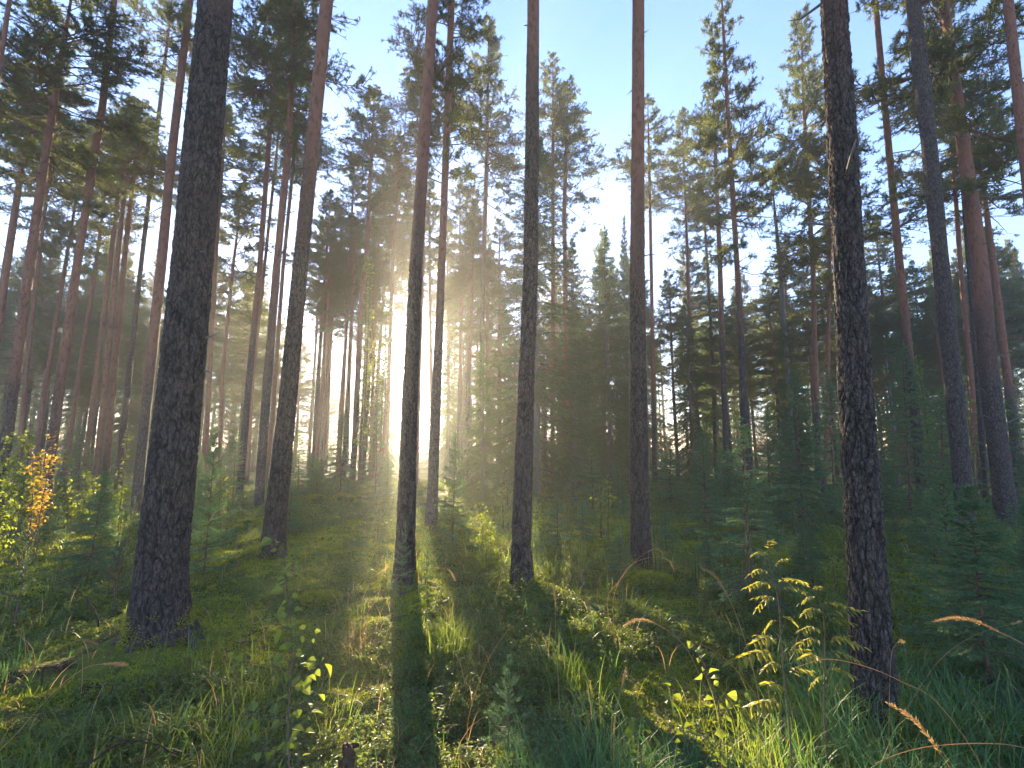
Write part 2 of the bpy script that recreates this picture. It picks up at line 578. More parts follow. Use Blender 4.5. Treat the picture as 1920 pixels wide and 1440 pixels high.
# ------------------------------------------------------------------ the tall trees, read off the photograph
# key: (Y distance, [(px, py, width px) low to high], top, crown base py, crown radius m, crown kind, y where bark turns red, label, group)
# top: ('px', x, y) when the tip is in the photo, ('H', metres) when it is above the frame
GF = "mature pines standing close by on the mossy floor"
GM = "tall slender pines of the open stand"
T = [
 ("n", 4.25, [(297, 1192, 122), (302, 1100, 101), (306, 1040, 94), (334, 770, 83), (360, 500, 76), (384, 230, 69), (405, 0, 61)], ('H', 24), -500, 2.2, 0, -80,
  "thickest dark pine trunk, nearest on the left, rising from a mossy mound", GF),
 ("n", 7.4, [(510, 1048, 52), (516, 980, 43), (538, 770, 35), (563, 500, 29), (590, 230, 27), (613, 0, 25)], ('H', 24), -300, 2.0, 1, 330,
  "straight pine leaning right, base beside the thick dark trunk in short grass", GF),
 ("n", 6.15, [(758, 1090, 48), (760, 1020, 38), (768, 770, 31), (780, 500, 26), (797, 230, 24), (812, 0, 21)], ('H', 23), -260, 1.8, 2, 470,
  "dark pine trunk with the sun peeping past its left edge", GF),
 ("n", 5.8, [(979, 1105, 46), (977, 1030, 40), (985, 770, 33), (995, 500, 29), (998, 230, 27), (1000, 0, 25)], ('H', 24), -350, 2.0, 3, 150,
  "brown pine trunk at the picture centre standing in front of the misty spruce", GF),
 ("n", 7.0, [(1203, 1064, 44), (1200, 980, 37), (1197, 770, 33), (1195, 500, 29), (1196, 230, 26), (1197, 0, 24)], ('H', 25), -250, 2.0, 4, 450,
  "reddish straight pine right of centre with dry grass stalks bending over its foot", GF),
 ("n", 3.14, [(1640, 1312, 88), (1634, 1200, 79), (1624, 1040, 73), (1606, 770, 63), (1592, 500, 58), (1578, 250, 54), (1563, 0, 50)], ('H', 22), -700, 2.0, 5, -60,
  "nearest trunk on the right, rough dark pine behind the rowan sapling", GF),
 ("m", 10.4, [(808, 990, 25), (812, 900, 21), (820, 700, 17), (828, 500, 14), (838, 240, 13), (847, 0, 12)], ('px', 852, -120), 330, 1.25, 1, 560,
  "slim pine just right of the trunk that hides the sun", GM),
 ("m", 10.7, [(1812, 985, 36), (1805, 900, 33), (1786, 700, 31), (1765, 500, 29), (1740, 250, 28), (1712, 0, 26)], ('H', 24), -200, 2.0, 2, -20,
  "grey scaly pine trunk second from the right edge, behind the young spruce", GM),
 ("m", 12.0, [(1888, 965, 42), (1879, 900, 38), (1854, 700, 34), (1838, 500, 28), (1810, 300, 24), (1783, 100, 18)], ('H', 22), 380, 2.5, 5, 640,
  "big orange barked pine at the right with a dense low dark crown", GM),
 ("m", 14.0, [(1730, 950, 20), (1729, 930, 19), (1708, 700, 16), (1687, 500, 14), (1662, 230, 12), (1641, 0, 10)], ('H', 25), 20, 1.2, 0, 650,
  "thin tall pine between the nearest right trunk and the grey scaly trunk", GM),
 ("m", 19.0, [(1843, 930, 12), (1839, 900, 12), (1820, 700, 10), (1801, 500, 9), (1783, 250, 7)], ('px', 1766, 60), 440, 1.9, 3, 820,
  "glowing orange pine stem right beside the grey scaly trunk", GM),
 ("m", 9.0, [(1985, 900, 24), (1945, 500, 22), (1911, 200, 20), (1890, 0, 18)], ('H', 21), -250, 2.0, 4, 900,
  "pale pink pine stem cutting the top right corner", GM),
 ("m", 18.0, [(1910, 930, 17), (1905, 860, 16), (1888, 700, 15), (1863, 500, 12), (1850, 400, 10)], ('px', 1822, 150), 420, 2.3, 2, 760,
  "reddish pine nearly at the right edge, partly behind the big orange barked pine", GM),
 ("m", 15.5, [(1850, 945, 11), (1846, 900, 11), (1833, 700, 10), (1817, 500, 9), (1800, 280, 7)], ('px', 1786, -60), 240, 1.2, 1, -50,
  "very thin grey stem touching the left side of the big orange barked pine", GM),
 ("m", 18.0, [(1406, 935, 16), (1404, 900, 15), (1393, 700, 12), (1382, 500, 10), (1364, 200, 8), (1355, 30, 5)], ('px', 1352, -22), 520, 1.7, 3, 560,
  "tall pine right of centre whose crown reaches the upper frame edge alone", GM),
 ("m", 24.0, [(1535, 900, 12), (1533, 800, 11), (1528, 650, 9), (1524, 500, 9), (1507, 200, 6), (1503, 60, 3)], ('px', 1503, 18), 540, 2.4, 0, 760,
  "slender pine with airy tiered crown just left of the nearest right trunk", GM),
 ("m", 24.0, [(1364, 910, 12), (1360, 800, 11), (1354, 650, 10), (1350, 500, 9), (1340, 250, 6)], ('px', 1334, 128), 470, 1.8, 4, 640,
  "pine just left of the tall lone crowned pine right of centre", GM),
 ("m", 30.0, [(1300, 900, 8), (1298, 800, 8), (1293, 650, 7), (1290, 500, 6), (1283, 320, 4)], ('px', 1278, 205), 470, 1.8, 5, 820,
  "orange thin pine halfway between the reddish straight trunk and the lone crowned pine", GM),
 ("m", 32.0, [(1342, 900, 7), (1337, 700, 6), (1327, 500, 5), (1320, 400, 4)], ('px', 1317, 325), 480, 1.6, 0, 560,
  "short thin far pine squeezed between two taller stems right of centre", GM),
 ("m", 27.0, [(1228, 900, 10), (1226, 800, 9), (1223, 600, 7), (1220, 450, 6), (1217, 300, 5)], ('px', 1214, 180), 400, 2.0, 1, 740,
  "thin pine peeking out right behind the reddish straight trunk", GM),
 ("m", 26.0, [(896, 900, 10), (898, 860, 10), (903, 700, 9), (906, 500, 8), (913, 300, 8), (915, 150, 5)], ('px', 917, 38), 420, 2.5, 2, 470,
  "tall airy pine between the slim sunlit pine and the centre trunk", GM),
 ("m", 27.0, [(1036, 900, 9), (1037, 600, 8), (1037, 300, 6)], ('px', 1034, 98), 330, 1.7, 3, 800,
  "pale topped pine rising just right of the centre trunk above the spruce", GM),
 ("m", 27.5, [(1062, 900, 10), (1061, 600, 9), (1058, 400, 8), (1062, 262, 6)], ('px', 1074, 150), 440, 2.4, 0, 800,
  "broad golden crowned pine above the right side of the misty spruce", GM),
 ("m", 12.8, [(86, 960, 21), (91, 880, 20), (106, 770, 19), (144, 500, 15), (192, 200, 13), (214, 0, 11)], ('H', 25), -60, 1.1, 1, 760,
  "pale pine with bare short twigs, tallest clean stem in the far left group", GM),
 ("m", 12.5, [(256, 960, 21), (258, 920, 20), (273, 770, 19), (302, 500, 18), (321, 300, 16), (356, 0, 12)], ('H', 25), 90, 1.2, 2, 740,
  "sunlit sided pine directly left of the thickest dark trunk", GM),
 ("m", 19.0, [(222, 900, 13), (230, 810, 12), (264, 500, 8), (288, 300, 8), (311, 100, 6)], ('px', 322, -70), 170, 1.6, 3, 120,
  "thin dark stem with sparse crown against blue sky at upper left", GM),
 ("m", 12.0, [(-8, 960, 23), (20, 770, 21), (55, 500, 18), (84, 300, 15), (107, 160, 11)], ('px', 126, -70), 350, 2.2, 4, 740,
  "red barked pine at the left with a heavy dark crown in the upper corner", GM),
 ("m", 14.0, [(-42, 900, 14), (-5, 640, 12), (14, 500, 11), (36, 350, 10)], ('px', 70, 60), 330, 1.4, 5, 900,
  "outer red stem at the left edge crossing below the heavy dark crown", GM),
 ("m", 16.0, [(-50, 900, 12), (3, 540, 10), (22, 420, 9), (36, 330, 7)], ('px', 68, 120), 330, 1.5, 0, 900,
  "leaning reddish stem second from the left frame edge at mid height", GM),
 ("m", 9.0, [(-150, 960, 13), (-40, 400, 11), (0, 120, 9), (18, 0, 8)], ('H', 20), -80, 1.6, 1, 960,
  "slim reddish stem cutting the top left corner", GM),
 ("m", 20.0, [(32, 900, 9), (45, 740, 8), (72, 500, 7), (95, 300, 5)], ('px', 112, 110), 420, 1.9, 2, 900,
  "thin red pine immediately right of the red barked pine at the left", GM),
 ("m", 21.0, [(62, 900, 8), (83, 740, 8), (122, 500, 7), (140, 390, 5)], ('px', 158, 230), 560, 1.6, 3, 900,
  "thin stem just left of the pale clean pine in the far left group", GM),
 ("m", 22.0, [(122, 900, 8), (142, 740, 8), (174, 540, 7), (195, 380, 5)], ('px', 212, 215), 520, 1.6, 4, 900,
  "thin stem just right of the pale clean pine in the far left group", GM),
 ("m", 20.0, [(156, 900, 11), (169, 800, 10), (206, 500, 9), (226, 330, 6)], ('px', 243, 182), 420, 1.8, 5, 900,
  "misty pine, leftmost of the three close stems before the sunlit sided pine", GM),
 ("m", 18.0, [(175, 920, 13), (187, 830, 12), (218, 500, 10), (238, 330, 7)], ('px', 256, 200), 400, 1.6, 0, 900,
  "misty pine, middle of the three close stems before the sunlit sided pine", GM),
 ("m", 18.5, [(196, 920, 13), (205, 800, 12), (232, 500, 10), (254, 300, 7)], ('px', 270, 188), 380, 1.7, 1, 860,
  "misty pine, rightmost of the three close stems before the sunlit sided pine", GM),
 ("m", 20.0, [(384, 900, 10), (388, 800, 9), (403, 500, 8), (416, 320, 6)], ('px', 426, 200), 430, 2.0, 2, 900,
  "misty pine hugging the right side of the thickest dark trunk", GM),
 ("m", 24.0, [(410, 900, 7), (417, 700, 7), (437, 500, 6), (447, 420, 4)], ('px', 455, 330), 600, 2.0, 3, 900,
  "hazy golden crowned pine in the gap right of the thickest dark trunk", GM),
 ("m", 17.0, [(449, 930, 14), (451, 900, 13), (462, 770, 13), (487, 500, 10), (510, 190, 8), (519, 112, 6)], ('px', 528, -60), 260, 1.8, 4, 640,
  "slim pine, left one of the pair standing left of the trunk leaning right", GM),
 ("m", 23.0, [(463, 900, 8), (474, 700, 7), (496, 500, 6), (515, 320, 5)], ('px', 528, 170), 330, 1.4, 5, 900,
  "faint thin stem between the pair left of the trunk leaning right", GM),
 ("m", 14.0, [(485, 950, 19), (488, 900, 17), (497, 770, 17), (519, 500, 14), (540, 281, 12), (555, 37, 9)], ('px', 562, -150), 280, 2.1, 5, 640,
  "red pine, right one of the pair left of the leaning trunk, wide dark crown", GM),
 ("m", 20.0, [(497, 900, 10), (510, 790, 9), (531, 500, 7), (548, 330, 6)], ('px', 560, 120), 360, 1.7, 1, 900,
  "misty stem half hidden by the trunk leaning right", GM),
 ("m", 24.0, [(660, 915, 12), (664, 850, 11), (677, 575, 10), (687, 487, 9), (696, 300, 7)], ('px', 703, 165), 360, 2.2, 2, 700,
  "golden stemmed pine halfway between the leaning trunk and the sun", GM),
 ("m", 28.0, [(632, 910, 8), (640, 800, 7), (655, 500, 6), (661, 380, 4)], ('px', 666, 290), 470, 1.8, 3, 900,
  "thin pine next left of the golden stemmed pine", GM),
 ("m", 26.0, [(590, 910, 8), (604, 725, 7), (617, 500, 6), (622, 460, 4)], ('px', 627, 420), 620, 1.3, 4, 900,
  "thin dark stem standing right beside the bright gap by the leaning trunk", GM),
 ("m", 30.0, [(602, 905, 6), (607, 875, 6), (622, 612, 5), (628, 540, 3)], ('px', 632, 450), 640, 1.2, 0, 900,
  "thinnest stem by the bright gap, second right of the leaning trunk", GM),
 ("m", 22.0, [(709, 925, 9), (713, 894, 9), (728, 743, 8), (736, 500, 6), (745, 375, 5)], ('px', 752, 255), 400, 1.5, 1, 900,
  "backlit thin stem immediately left of the sun", GM),
 ("m", 21.0, [(776, 930, 11), (779, 912, 10), (784, 743, 8), (792, 500, 7), (796, 375, 6), (790, 230, 4)], ('px', 778, 110), 250, 1.5, 5, 900,
  "stem hidden behind the sun trunk, its green crown showing on the left", GM),
 ("m", 30.0, [(724, 900, 7), (730, 680, 6), (735, 500, 5), (742, 400, 4)], ('px', 748, 300), 600, 1.9, 3, 900,
  "faint tall pine in the glare, crown just left of the sun trunk", GM),
 ("m", 36.0, [(762, 900, 6), (765, 680, 6), (768, 500, 5)], ('px', 770, 340), 590, 1.8, 0, 900,
  "faint pine wholly behind the sun trunk with its crown spilling both sides", GM),
 ("m", 33.0, [(812, 900, 7), (808, 680, 6), (806, 500, 5)], ('px', 805, 310), 575, 1.9, 4, 900,
  "faint pine in the glare between the sun trunk and the slim sunlit pine", GM),
 ("m", 32.0, [(694, 900, 7), (700, 680, 6), (708, 500, 5)], ('px', 714, 330), 600, 2.0, 2, 900,
  "faint pine in the glare, second crown left of the sun trunk", GM),
 ("m", 18.5, [(1545, 905, 9), (1549, 850, 9), (1552, 700, 8)], ('px', 1568, 200), 560, 2.1, 2, 900,
  "dark crowned pine mostly hidden behind the nearest right trunk", GM),
]
for t in T:
    if t[0] == "n":
        x0, y0, w0 = t[2][0]
        p = at(x0, y0, t[1])
        MOUNDS.append((p[0], t[1], w0 / F * t[1] * 1.5, 0.12 if t[1] > 3.5 else 0.06))
hx, hy = -0.27, 3.02
MOUNDS.append((hx, hy, 0.22, -0.13))

# ------------------------------------------------------------------ pine crowns (prototypes)
def pine_crown(Lc, R, nb, seed, nl=0.08, nw=0.0145):
    """limbs mesh and needle mesh of a pine crown along +Z, height Lc, radius R"""
    r = np.random.default_rng(seed)
    seg0, seg1, ra, rb = [], [], [], []
    T0, T1 = [], []
    wob = r.uniform(0, 6.28, 3)
    for i in range(nb):
        t = ((i + r.random()) / nb) ** 0.80
        z = Lc * t * 0.985
        az = r.random() * 2 * np.pi
        lob = 1 + .28 * math.sin(az * 2 + wob[0] + t * 9) + .18 * math.sin(t * 23 + wob[1] + az)
        env = 1.08 * R * min(1.0, (1 - t) * 1.5 + 0.09) * (0.65 + 0.35 * min(1, t * 3)) * lob
        L = max(.2, env * r.uniform(0.6, 1.12))
        bare = t < .22 and r.random() < .5
        el = math.radians(-16 + 46 * t ** 1.4 + r.normal() * 11)
        pts = [np.array([0, 0, z])]
        n = 6
        a = el
        for k in range(n):
            a2 = a + math.radians(16) * math.sin(k / n * 3.0) * (k / n)
            d = np.array([math.cos(az) * math.cos(a2), math.sin(az) * math.cos(a2), math.sin(a2)])
            pts.append(pts[-1] + d * L / n)
            az += r.normal() * .12; a += r.normal() * .11
        rad0 = 0.007 + 0.011 * L
        for k in range(n):
            seg0.append(pts[k]); seg1.append(pts[k + 1]); ra.append(rad0 * (1 - k / n * .8)); rb.append(rad0 * (1 - (k + 1) / n * .8))
        ns = max(5, int(L * 12)) if not bare else 3
        for s in range(ns):
            u = r.uniform(0.28, 1.0) if not bare else r.uniform(.75, 1)
            k = min(n - 1, int(u * n)); p = pts[k] + (pts[k + 1] - pts[k]) * (u * n - k)
            bd = norm(pts[k + 1] - pts[k])
            sd = norm(np.cross(bd, [0, 0, 1.0])) * (1 if r.random() < .5 else -1)
            d = norm(bd * r.uniform(.3, 1.0) + sd * r.uniform(.4, 1.0) + np.array([0, 0, r.uniform(-.3, .45)]))
            sl_ = L * 0.24 * r.uniform(.5, 1.3) + .10
            q = p + d * sl_
            seg0.append(p); seg1.append(q); ra.append(rad0 * .4); rb.append(rad0 * .2)
            for c in range(r.integers(5, 9)):
                v = r.uniform(.15, 1.0)
                pp = p + (q - p) * v
                dd = norm(d * .7 + r.normal(size=3) * .65 + np.array([0, 0, .2]))
                sh = r.uniform(.07, .15)
                T0.append(pp); T1.append(pp + dd * sh)
    T0, T1 = np.array(T0), np.array(T1)
    wood = Geo()
    wood.add(*prisms(seg0, seg1, ra, rb, 3))
    wood.add(*prisms(T0, T1, np.full(len(T0), .004), np.full(len(T0), .003), 3))
    g = Geo()
    v, f, a = needles(T0, T1, 0.0072, nl, nw, .85, .15, r)
    g.add(v, f, 0, a)
    return wood.mesh("pine_limbs", [M_LIMB]), g.mesh("pine_needles", [M_PINE])


PINES = [pine_crown(9.0, 2.0, nb, 100 + i) for i, nb in enumerate((94, 84, 100, 78, 90, 104))]


def spruce_tree(H, R, seed, nlen, nw, nsp, whorl=0.35, per=6, droop=1.0, z0=.03, twigs=9, hang=0.6, gaps=.1, up_top=35):
    """limbs and needle meshes of a spruce, trunk along +Z"""
    r = np.random.default_rng(seed)
    A, B, ra, rb, N0, N1 = [], [], [], [], [], []
    z = H * z0
    while z < H * .985:
        t = z / H
        env = R * (1 - t) ** 0.85 + 0.02 * R
        for b in range(per):
            if r.random() < gaps: continue
            L = env * r.uniform(.72, 1.1) * (0.75 + .25 * min(1, t * 8))
            az = r.random() * 2 * np.pi
            el = math.radians(up_top * t ** 1.3 * 1.2 - 18 * droop * (1 - t) + r.normal() * 6)
            n = 6
            pts = [np.array([0, 0, z + r.normal() * whorl * .12])]
            for k in range(n):
                u = k / n
                a2 = el - droop * .25 * math.sin(u * math.pi) + .35 * u * u
                pts.append(pts[-1] + np.array([math.cos(az) * math.cos(a2), math.sin(az) * math.cos(a2), math.sin(a2)]) * L / n)
            r0 = .0035 * H ** .5 + .008 * L
            for k in range(n):
                A.append(pts[k]); B.append(pts[k + 1]); ra.append(r0 * (1 - k / n * .85)); rb.append(r0 * (1 - (k + 1) / n * .85))
                if k >= (1 if H > 6 else 0): N0.append(pts[k]); N1.append(pts[k + 1])
            nt = max(2, int(twigs * (.4 + .6 * L / R)))
            for s in range(nt):
                u = .12 + .85 * (s + r.random() * .6) / nt
                k = min(n - 1, int(u * n)); p = pts[k] + (pts[k + 1] - pts[k]) * (u * n - k)
                bd = norm(pts[k + 1] - pts[k])
                for sgn in (-1, 1):
                    sd = norm(np.cross(bd, [0, 0, 1.0])) * sgn
                    tl = (L * .38 * (1 - u * .75) + .02 * R) * r.uniform(.6, 1.15)
                    d = norm(bd * .75 + sd * .75 + np.array([0, 0, -.45 * hang * r.uniform(.2, 1.6)]))
                    q = p + d * tl
                    A.append(p); B.append(q); ra.append(r0 * .25); rb.append(r0 * .12)
                    N0.append(p); N1.append(q)
                    for w in range(2 if H > 1 else 1):
                        v = r.uniform(.3, .8); pp = p + (q - p) * v
                        d2 = norm(d + norm(np.cross(d, [0, 0, 1.0])) * r.choice([-1, 1]) * .8 + np.array([0, 0, -hang * .6]))
                        N0.append(pp); N1.append(pp + d2 * tl * .45)
        z += whorl * r.uniform(.8, 1.2) * (1 - .45 * t)
    N0.append(np.array([0, 0, H * .9])); N1.append(np.array([0, 0, H]))
    w = Geo(); w.add(*prisms(A, B, ra, rb, 3))
    v, f, a = needles(N0, N1, nsp, nlen, nw, .8, .1, r)
    return w, (v, f, a)


def spruce_mesh(mat, *a, **k):
    w, (v, f, var) = spruce_tree(*a, **k)
    g = Geo(); g.add(v, f, 0, var)
    return w.mesh("spruce_limbs", [M_TWIG]), g.mesh("spruce_needles", [mat])


def stem_mesh(H, r0, k=8, n=10, mat=None, sway=0.0, seed=0, red=0.0):
    r = np.random.default_rng(seed)
    z = np.linspace(-0.15 * min(1, H), H, n)
    ph = r.random() * 6
    P = np.stack([sway * np.sin(z / H * 3 + ph) - sway * math.sin(ph), sway * np.cos(z / H * 2.3 + ph) - sway * math.cos(ph), z], 1)
    rad = r0 * np.clip(1 - z / H, 0.03, 1) ** .8
    g = Geo(); g.add(*tube(P, rad, k))
    me = g.mesh("stem", [mat], True, {"red": np.full(g.n, red)})
    return me


# ------------------------------------------------------------------ building one tall pine
def trunk_mesh(pts, H, near, redz, seed, stubs=None):
    """pts: rows x, z, r relative to the foot; returns the mesh and the axis function"""
    z = np.array([p[1] for p in pts]); x = np.array([p[0] for p in pts]); rr = np.array([p[2] for p in pts])
    zt = z[-1]
    if H > zt + .3:
        sx = (x[-1] - x[-2]) / max(.1, z[-1] - z[-2])
        z = np.append(z, [zt + (H - zt) * .5, H]); x = np.append(x, [x[-1] + sx * (H - zt) * .5, x[-1] + sx * (H - zt) * .85])
        rr = np.append(rr, [rr[-1] * .62, .012])
    else:
        H = max(H, zt + .1)
        z = np.append(z, H); x = np.append(x, x[-1]); rr = np.append(rr, .012)
    z = np.insert(z, 0, -.3); x = np.insert(x, 0, x[0]); rr = np.insert(rr, 0, rr[0] * 1.04)
    if near:
        zs = np.concatenate([np.arange(-.3, 7.0, 0.013), np.arange(7.0, H, .25), [H]])
        k = 220 if near == 2 else 150
    else:
        zs = np.linspace(-.3, H, 60); k = 18
    xs = np.interp(zs, z, x); rs = np.interp(zs, z, rr)
    P = np.stack([xs, np.zeros_like(xs), zs], 1)
    V, Fc = tube(P, rs, k)
    V = V.reshape(len(zs), k, 3)
    th = np.arange(k) / k * 2 * np.pi
    nrm = V - P[:, None]
    rad = np.linalg.norm(nrm, axis=2, keepdims=True); nrm = nrm / np.maximum(rad, 1e-6)
    X, Y_, Z = V[..., 0], V[..., 1], V[..., 2]
    redh = sstep(redz - 1.2, redz + 1.5, Z + vnoise(X * 6, Y_ * 6, Z * .8, seed) * 1.2)
    ax = nrm[..., 0] * rs[:, None]; ay = nrm[..., 1] * rs[:, None]
    crack = np.zeros_like(Z)
    if near:
        flute = fbm(ax * 5, ay * 5, Z * .7, 3, seed)
        wx = .55 * vnoise(ax * 40, ay * 40, Z * 20, seed + 3); wy = .55 * vnoise(ax * 40, ay * 40, Z * 20, seed + 4)
        wz = .9 * vnoise(ax * 22, ay * 22, Z * 14, seed + 6)
        f1, f2, cid = cells(ax * 36 + wx, ay * 36 + wy, Z * 13 + wz, seed)
        g1_, g2_, cid2 = cells(ax * 17 + wx * .5, ay * 17 + wy * .5, Z * 4.5 + wz * .4, seed + 40)
        deep = sstep(.16, .0, g2_ - g1_)
        edge = sstep(0.0, .22, f2 - f1) * (1 - .8 * deep)
        crack = 1 - edge
        fine = fbm(ax * 60, ay * 60, Z * 30, 2, seed + 8)
        buttress = np.exp(-np.clip(Z, 0, 9) / .07) * .06 * rs[:, None] + np.exp(-np.clip(Z, 0, 9) / .22) * (.035 * np.sin(th[None] * 5 + seed) + .025 * np.sin(th[None] * 8 + 2 * seed)) * rs[:, None]
        rough = (1 - .65 * redh)
        disp = rs[:, None] * .022 * flute - .012 + rough * (edge * (.004 + .007 * cid) + .004 * cid2 - .006 * deep + .003 * fine) + buttress
        V = V + nrm * disp[..., None]
        crack = np.clip(crack * .75 + deep * .5, 0, 1) * rough
    else:
        V = V + nrm * (rs[:, None] * .05 * fbm(ax * 9, ay * 9, Z * 1.1, 3, seed))[..., None]
    g = Geo(); g.add(V.reshape(-1, 3), Fc)
    axis = (z, x, rr, H)
    if stubs:
        stub_geo(g, axis, *stubs)
    if near:                                                 # surface roots running out from the foot
        q = np.random.default_rng(seed + 500)
        n0, a0 = int(q.integers(5, 8)), q.random() * 6.28
        b0 = float(np.interp(.05, z, rr)); cx = float(np.interp(0, z, x))
        for i in range(n0):
            a = a0 + i / n0 * 6.28 + q.normal() * .25; L = b0 * q.uniform(.5, 1.05)
            tt = np.linspace(0, 1, 9)
            rad_ = b0 * .72 + tt * L; aa = a + tt * q.normal() * .35
            C = np.stack([cx + np.cos(aa) * rad_, np.sin(aa) * rad_, .10 * (1 - tt) ** 1.8 - .075 * tt - .02], 1)
            g.add(*tube(C, b0 * .21 * (1 - tt * .7) * (1 + .1 * q.normal(size=9)), 9), 0)
    pad = np.zeros(g.n - redh.size)
    me = g.mesh("pine_trunk", [M_BARK if near else M_BARKF, M_DEAD], True, {"red": np.append(redh.ravel(), pad), "crack": np.append(crack.ravel(), pad)})
    return me, axis


def stub_geo(g, axis, zlo, zhi, n, seed, ln=(.08, .5)):
    """short broken dead twigs on a trunk"""
    r = np.random.default_rng(seed)
    z, x, rr, H = axis
    zz = r.uniform(zlo, zhi, n); az = r.random(n) * 2 * np.pi
    el = np.radians(r.normal(5, 18, n)); L = r.uniform(ln[0], ln[1], n) * r.random(n) ** .6
    X = np.interp(zz, z, x); R = np.interp(zz, z, rr)
    d = np.stack([np.cos(az) * np.cos(el), np.sin(az) * np.cos(el), np.sin(el)], 1)
    P0 = np.stack([X, np.zeros(n), zz], 1) + d * (R * .7)[:, None]
    P1 = P0 + d * (R * .3 + L * .6)[:, None]
    d2 = norm(d + r.normal(size=d.shape) * .35)
    P2 = P1 + d2 * (L * .4)[:, None]
    w = .010 + .010 * L
    g.add(*prisms(P0, P1, w, w * .7, 5), 1); g.add(*prisms(P1, P2, w * .7, w * .25, 4), 1)


def build_pine(spec, idx):
    kind, Y, pix, top, cby, cr, proto, redy, label, group = spec
    near = 0
    if kind == "n": near = 2 if Y < 5 else 1
    pts = []
    for px, py, w in pix:
        p = at(px, py, Y)
        depth = float(np.dot(p - CAM, FWD))
        pts.append([p[0], p[2], w / 2 / F * depth * (depth / math.hypot(depth, p[0])) ** .5])
    if pts[0][1] > 0.05:                                     # carry the stem on down to the ground
        sx = (pts[1][0] - pts[0][0]) / (pts[1][1] - pts[0][1])
        pts.insert(0, [pts[0][0] - sx * pts[0][1], 0.0, pts[0][2] * 1.08])
    bx = pts[0][0]; bz = float(gz(bx, Y))
    pts = [[p[0] - bx, max(p[1] - bz, i * .02), p[2]] for i, p in enumerate(pts)]
    H = top[1] - bz if top[0] == 'H' else at(top[1], top[2], Y)[2] - bz
    redz = at(960, redy, Y)[2] - bz
    cb = min(at(960, cby, Y)[2] - bz, H - 3.0)
    if top[0] == 'H' and cby < 0: cb = H * .78 if kind == 'n' else min(cb, H * .62)
    me, axis = trunk_mesh(pts, H, near, redz, 7 + idx, (min(2.2, cb * .4), cb + 1.0, 44 if kind == "n" else 34, 50 + idx, (.03, .30) if kind == "n" else (.12, .9)))
    root = link("pine_tree", None, loc=(bx, Y, bz))
    tag(root, label, "tree", group)
    link("trunk", me, root)
    z, x, rr, H = axis
    if near:                                                 # moss creeping up the foot
        q = np.random.default_rng(900 + idx); n = 9000
        zz = -.06 + .26 * q.random(n) ** 2.2; th = q.random(n) * 6.28
        keep = (vnoise(np.cos(th) * 2.2, np.sin(th) * 2.2, zz * 9, idx) + q.normal(size=n) * .2 > -.05 + zz * 2.2)
        zz, th = zz[keep], th[keep]; n = len(zz)
        rd = np.interp(zz, z, rr) * 1.02 + .004
        o_ = np.stack([np.cos(th), np.sin(th), np.zeros(n)], 1)
        P = np.stack([np.interp(zz, z, x) + o_[:, 0] * rd, o_[:, 1] * rd, zz], 1)
        d = norm(o_ + q.normal(size=(n, 3)) * .6 + [0, 0, .3]); sd = norm(np.cross(d, q.normal(size=(n, 3))))
        V = np.stack([P - sd * .003, P + sd * .003, P + d * .017], 1).reshape(-1, 3)
        mg = Geo(); mg.add(V, np.arange(3 * n).reshape(-1, 3), 0, np.repeat(q.random(n), 3))
        link("moss_cover", mg.mesh("moss_cover", [M_MOSS]), root)
    Lc = H - cb
    xb, xt = np.interp(cb, z, x), np.interp(H, z, x)
    r = random.Random(idx)
    rz = Matrix.Rotation(r.random() * 6.28, 4, 'Z')
    sh = Matrix(((1, 0, (xt - xb) / Lc, 0), (0, 1, 0, 0), (0, 0, 1, 0), (0, 0, 0, 1)))
    ang = math.atan2(xt - xb, Lc)
    M = Matrix.Translation((xb, 0, cb)) @ Matrix.Rotation(ang, 4, 'Y') @ rz @ Matrix.Diagonal((cr / 2.0, cr / 2.0, Lc / 9.0, 1))
    lm, nm = PINES[proto]
    for nme, m_ in (("branches", lm), ("crown", nm)):
        o = link(nme, m_, root)
        o.matrix_basis = M
    return root


for i, s in enumerate(T):
    build_pine(s, i)

# ------------------------------------------------------------------ the ground
def build_ground():
    n = 900
    u = np.linspace(-1, 1, n)
    b, a = 6.3, 500 / math.sinh(6.3)
    c = a * np.sinh(b * u)
    X, Y = np.meshgrid(c, c + 4.0, indexing='ij')
    Z = gz(X, Y)
    d = np.sqrt(X ** 2 + Y ** 2)
    Z = Z + .012 * fbm(X * 14, Y * 14, octv=3, seed=31) * sstep(30, 8, d) + .006 * fbm(X * 50, Y * 50, octv=2, seed=33) * sstep(9, 4, d)
    V = np.stack([X, Y, Z], 2).reshape(-1, 3)
    i, j = np.meshgrid(np.arange(n - 1), np.arange(n - 1), indexing='ij')
    k = (i * n + j).ravel()
    f = np.stack([k, k + n, k + n + 1, k + 1], 1)
    g = Geo(); g.add(V, f)
    tag(link("ground", g.mesh("ground", [ground_mat()], True)), kind="structure")


build_ground()
RG = np.random.default_rng(5)


def fan(n, d0, d1, az0=-52, az1=52, r=RG):
    """random ground points, thinning out with distance"""
    d = d0 * (d1 / d0) ** r.random(n)
    a = np.radians(r.uniform(az0, az1, n))
    x, y = d * np.sin(a), d * np.cos(a)
    return x, y, d


def keep_off(x, y):
    """outside of the big trunks"""
    ok = np.ones(len(x), bool)
    for t in T:
        if t[1] < 15:
            px, py, w = t[2][0]
            cx = at(px, py, t[1])[0]
            ok &= ((x - cx) ** 2 + (y - t[1]) ** 2) > (w / F * t[1] * .5) ** 2
    return ok


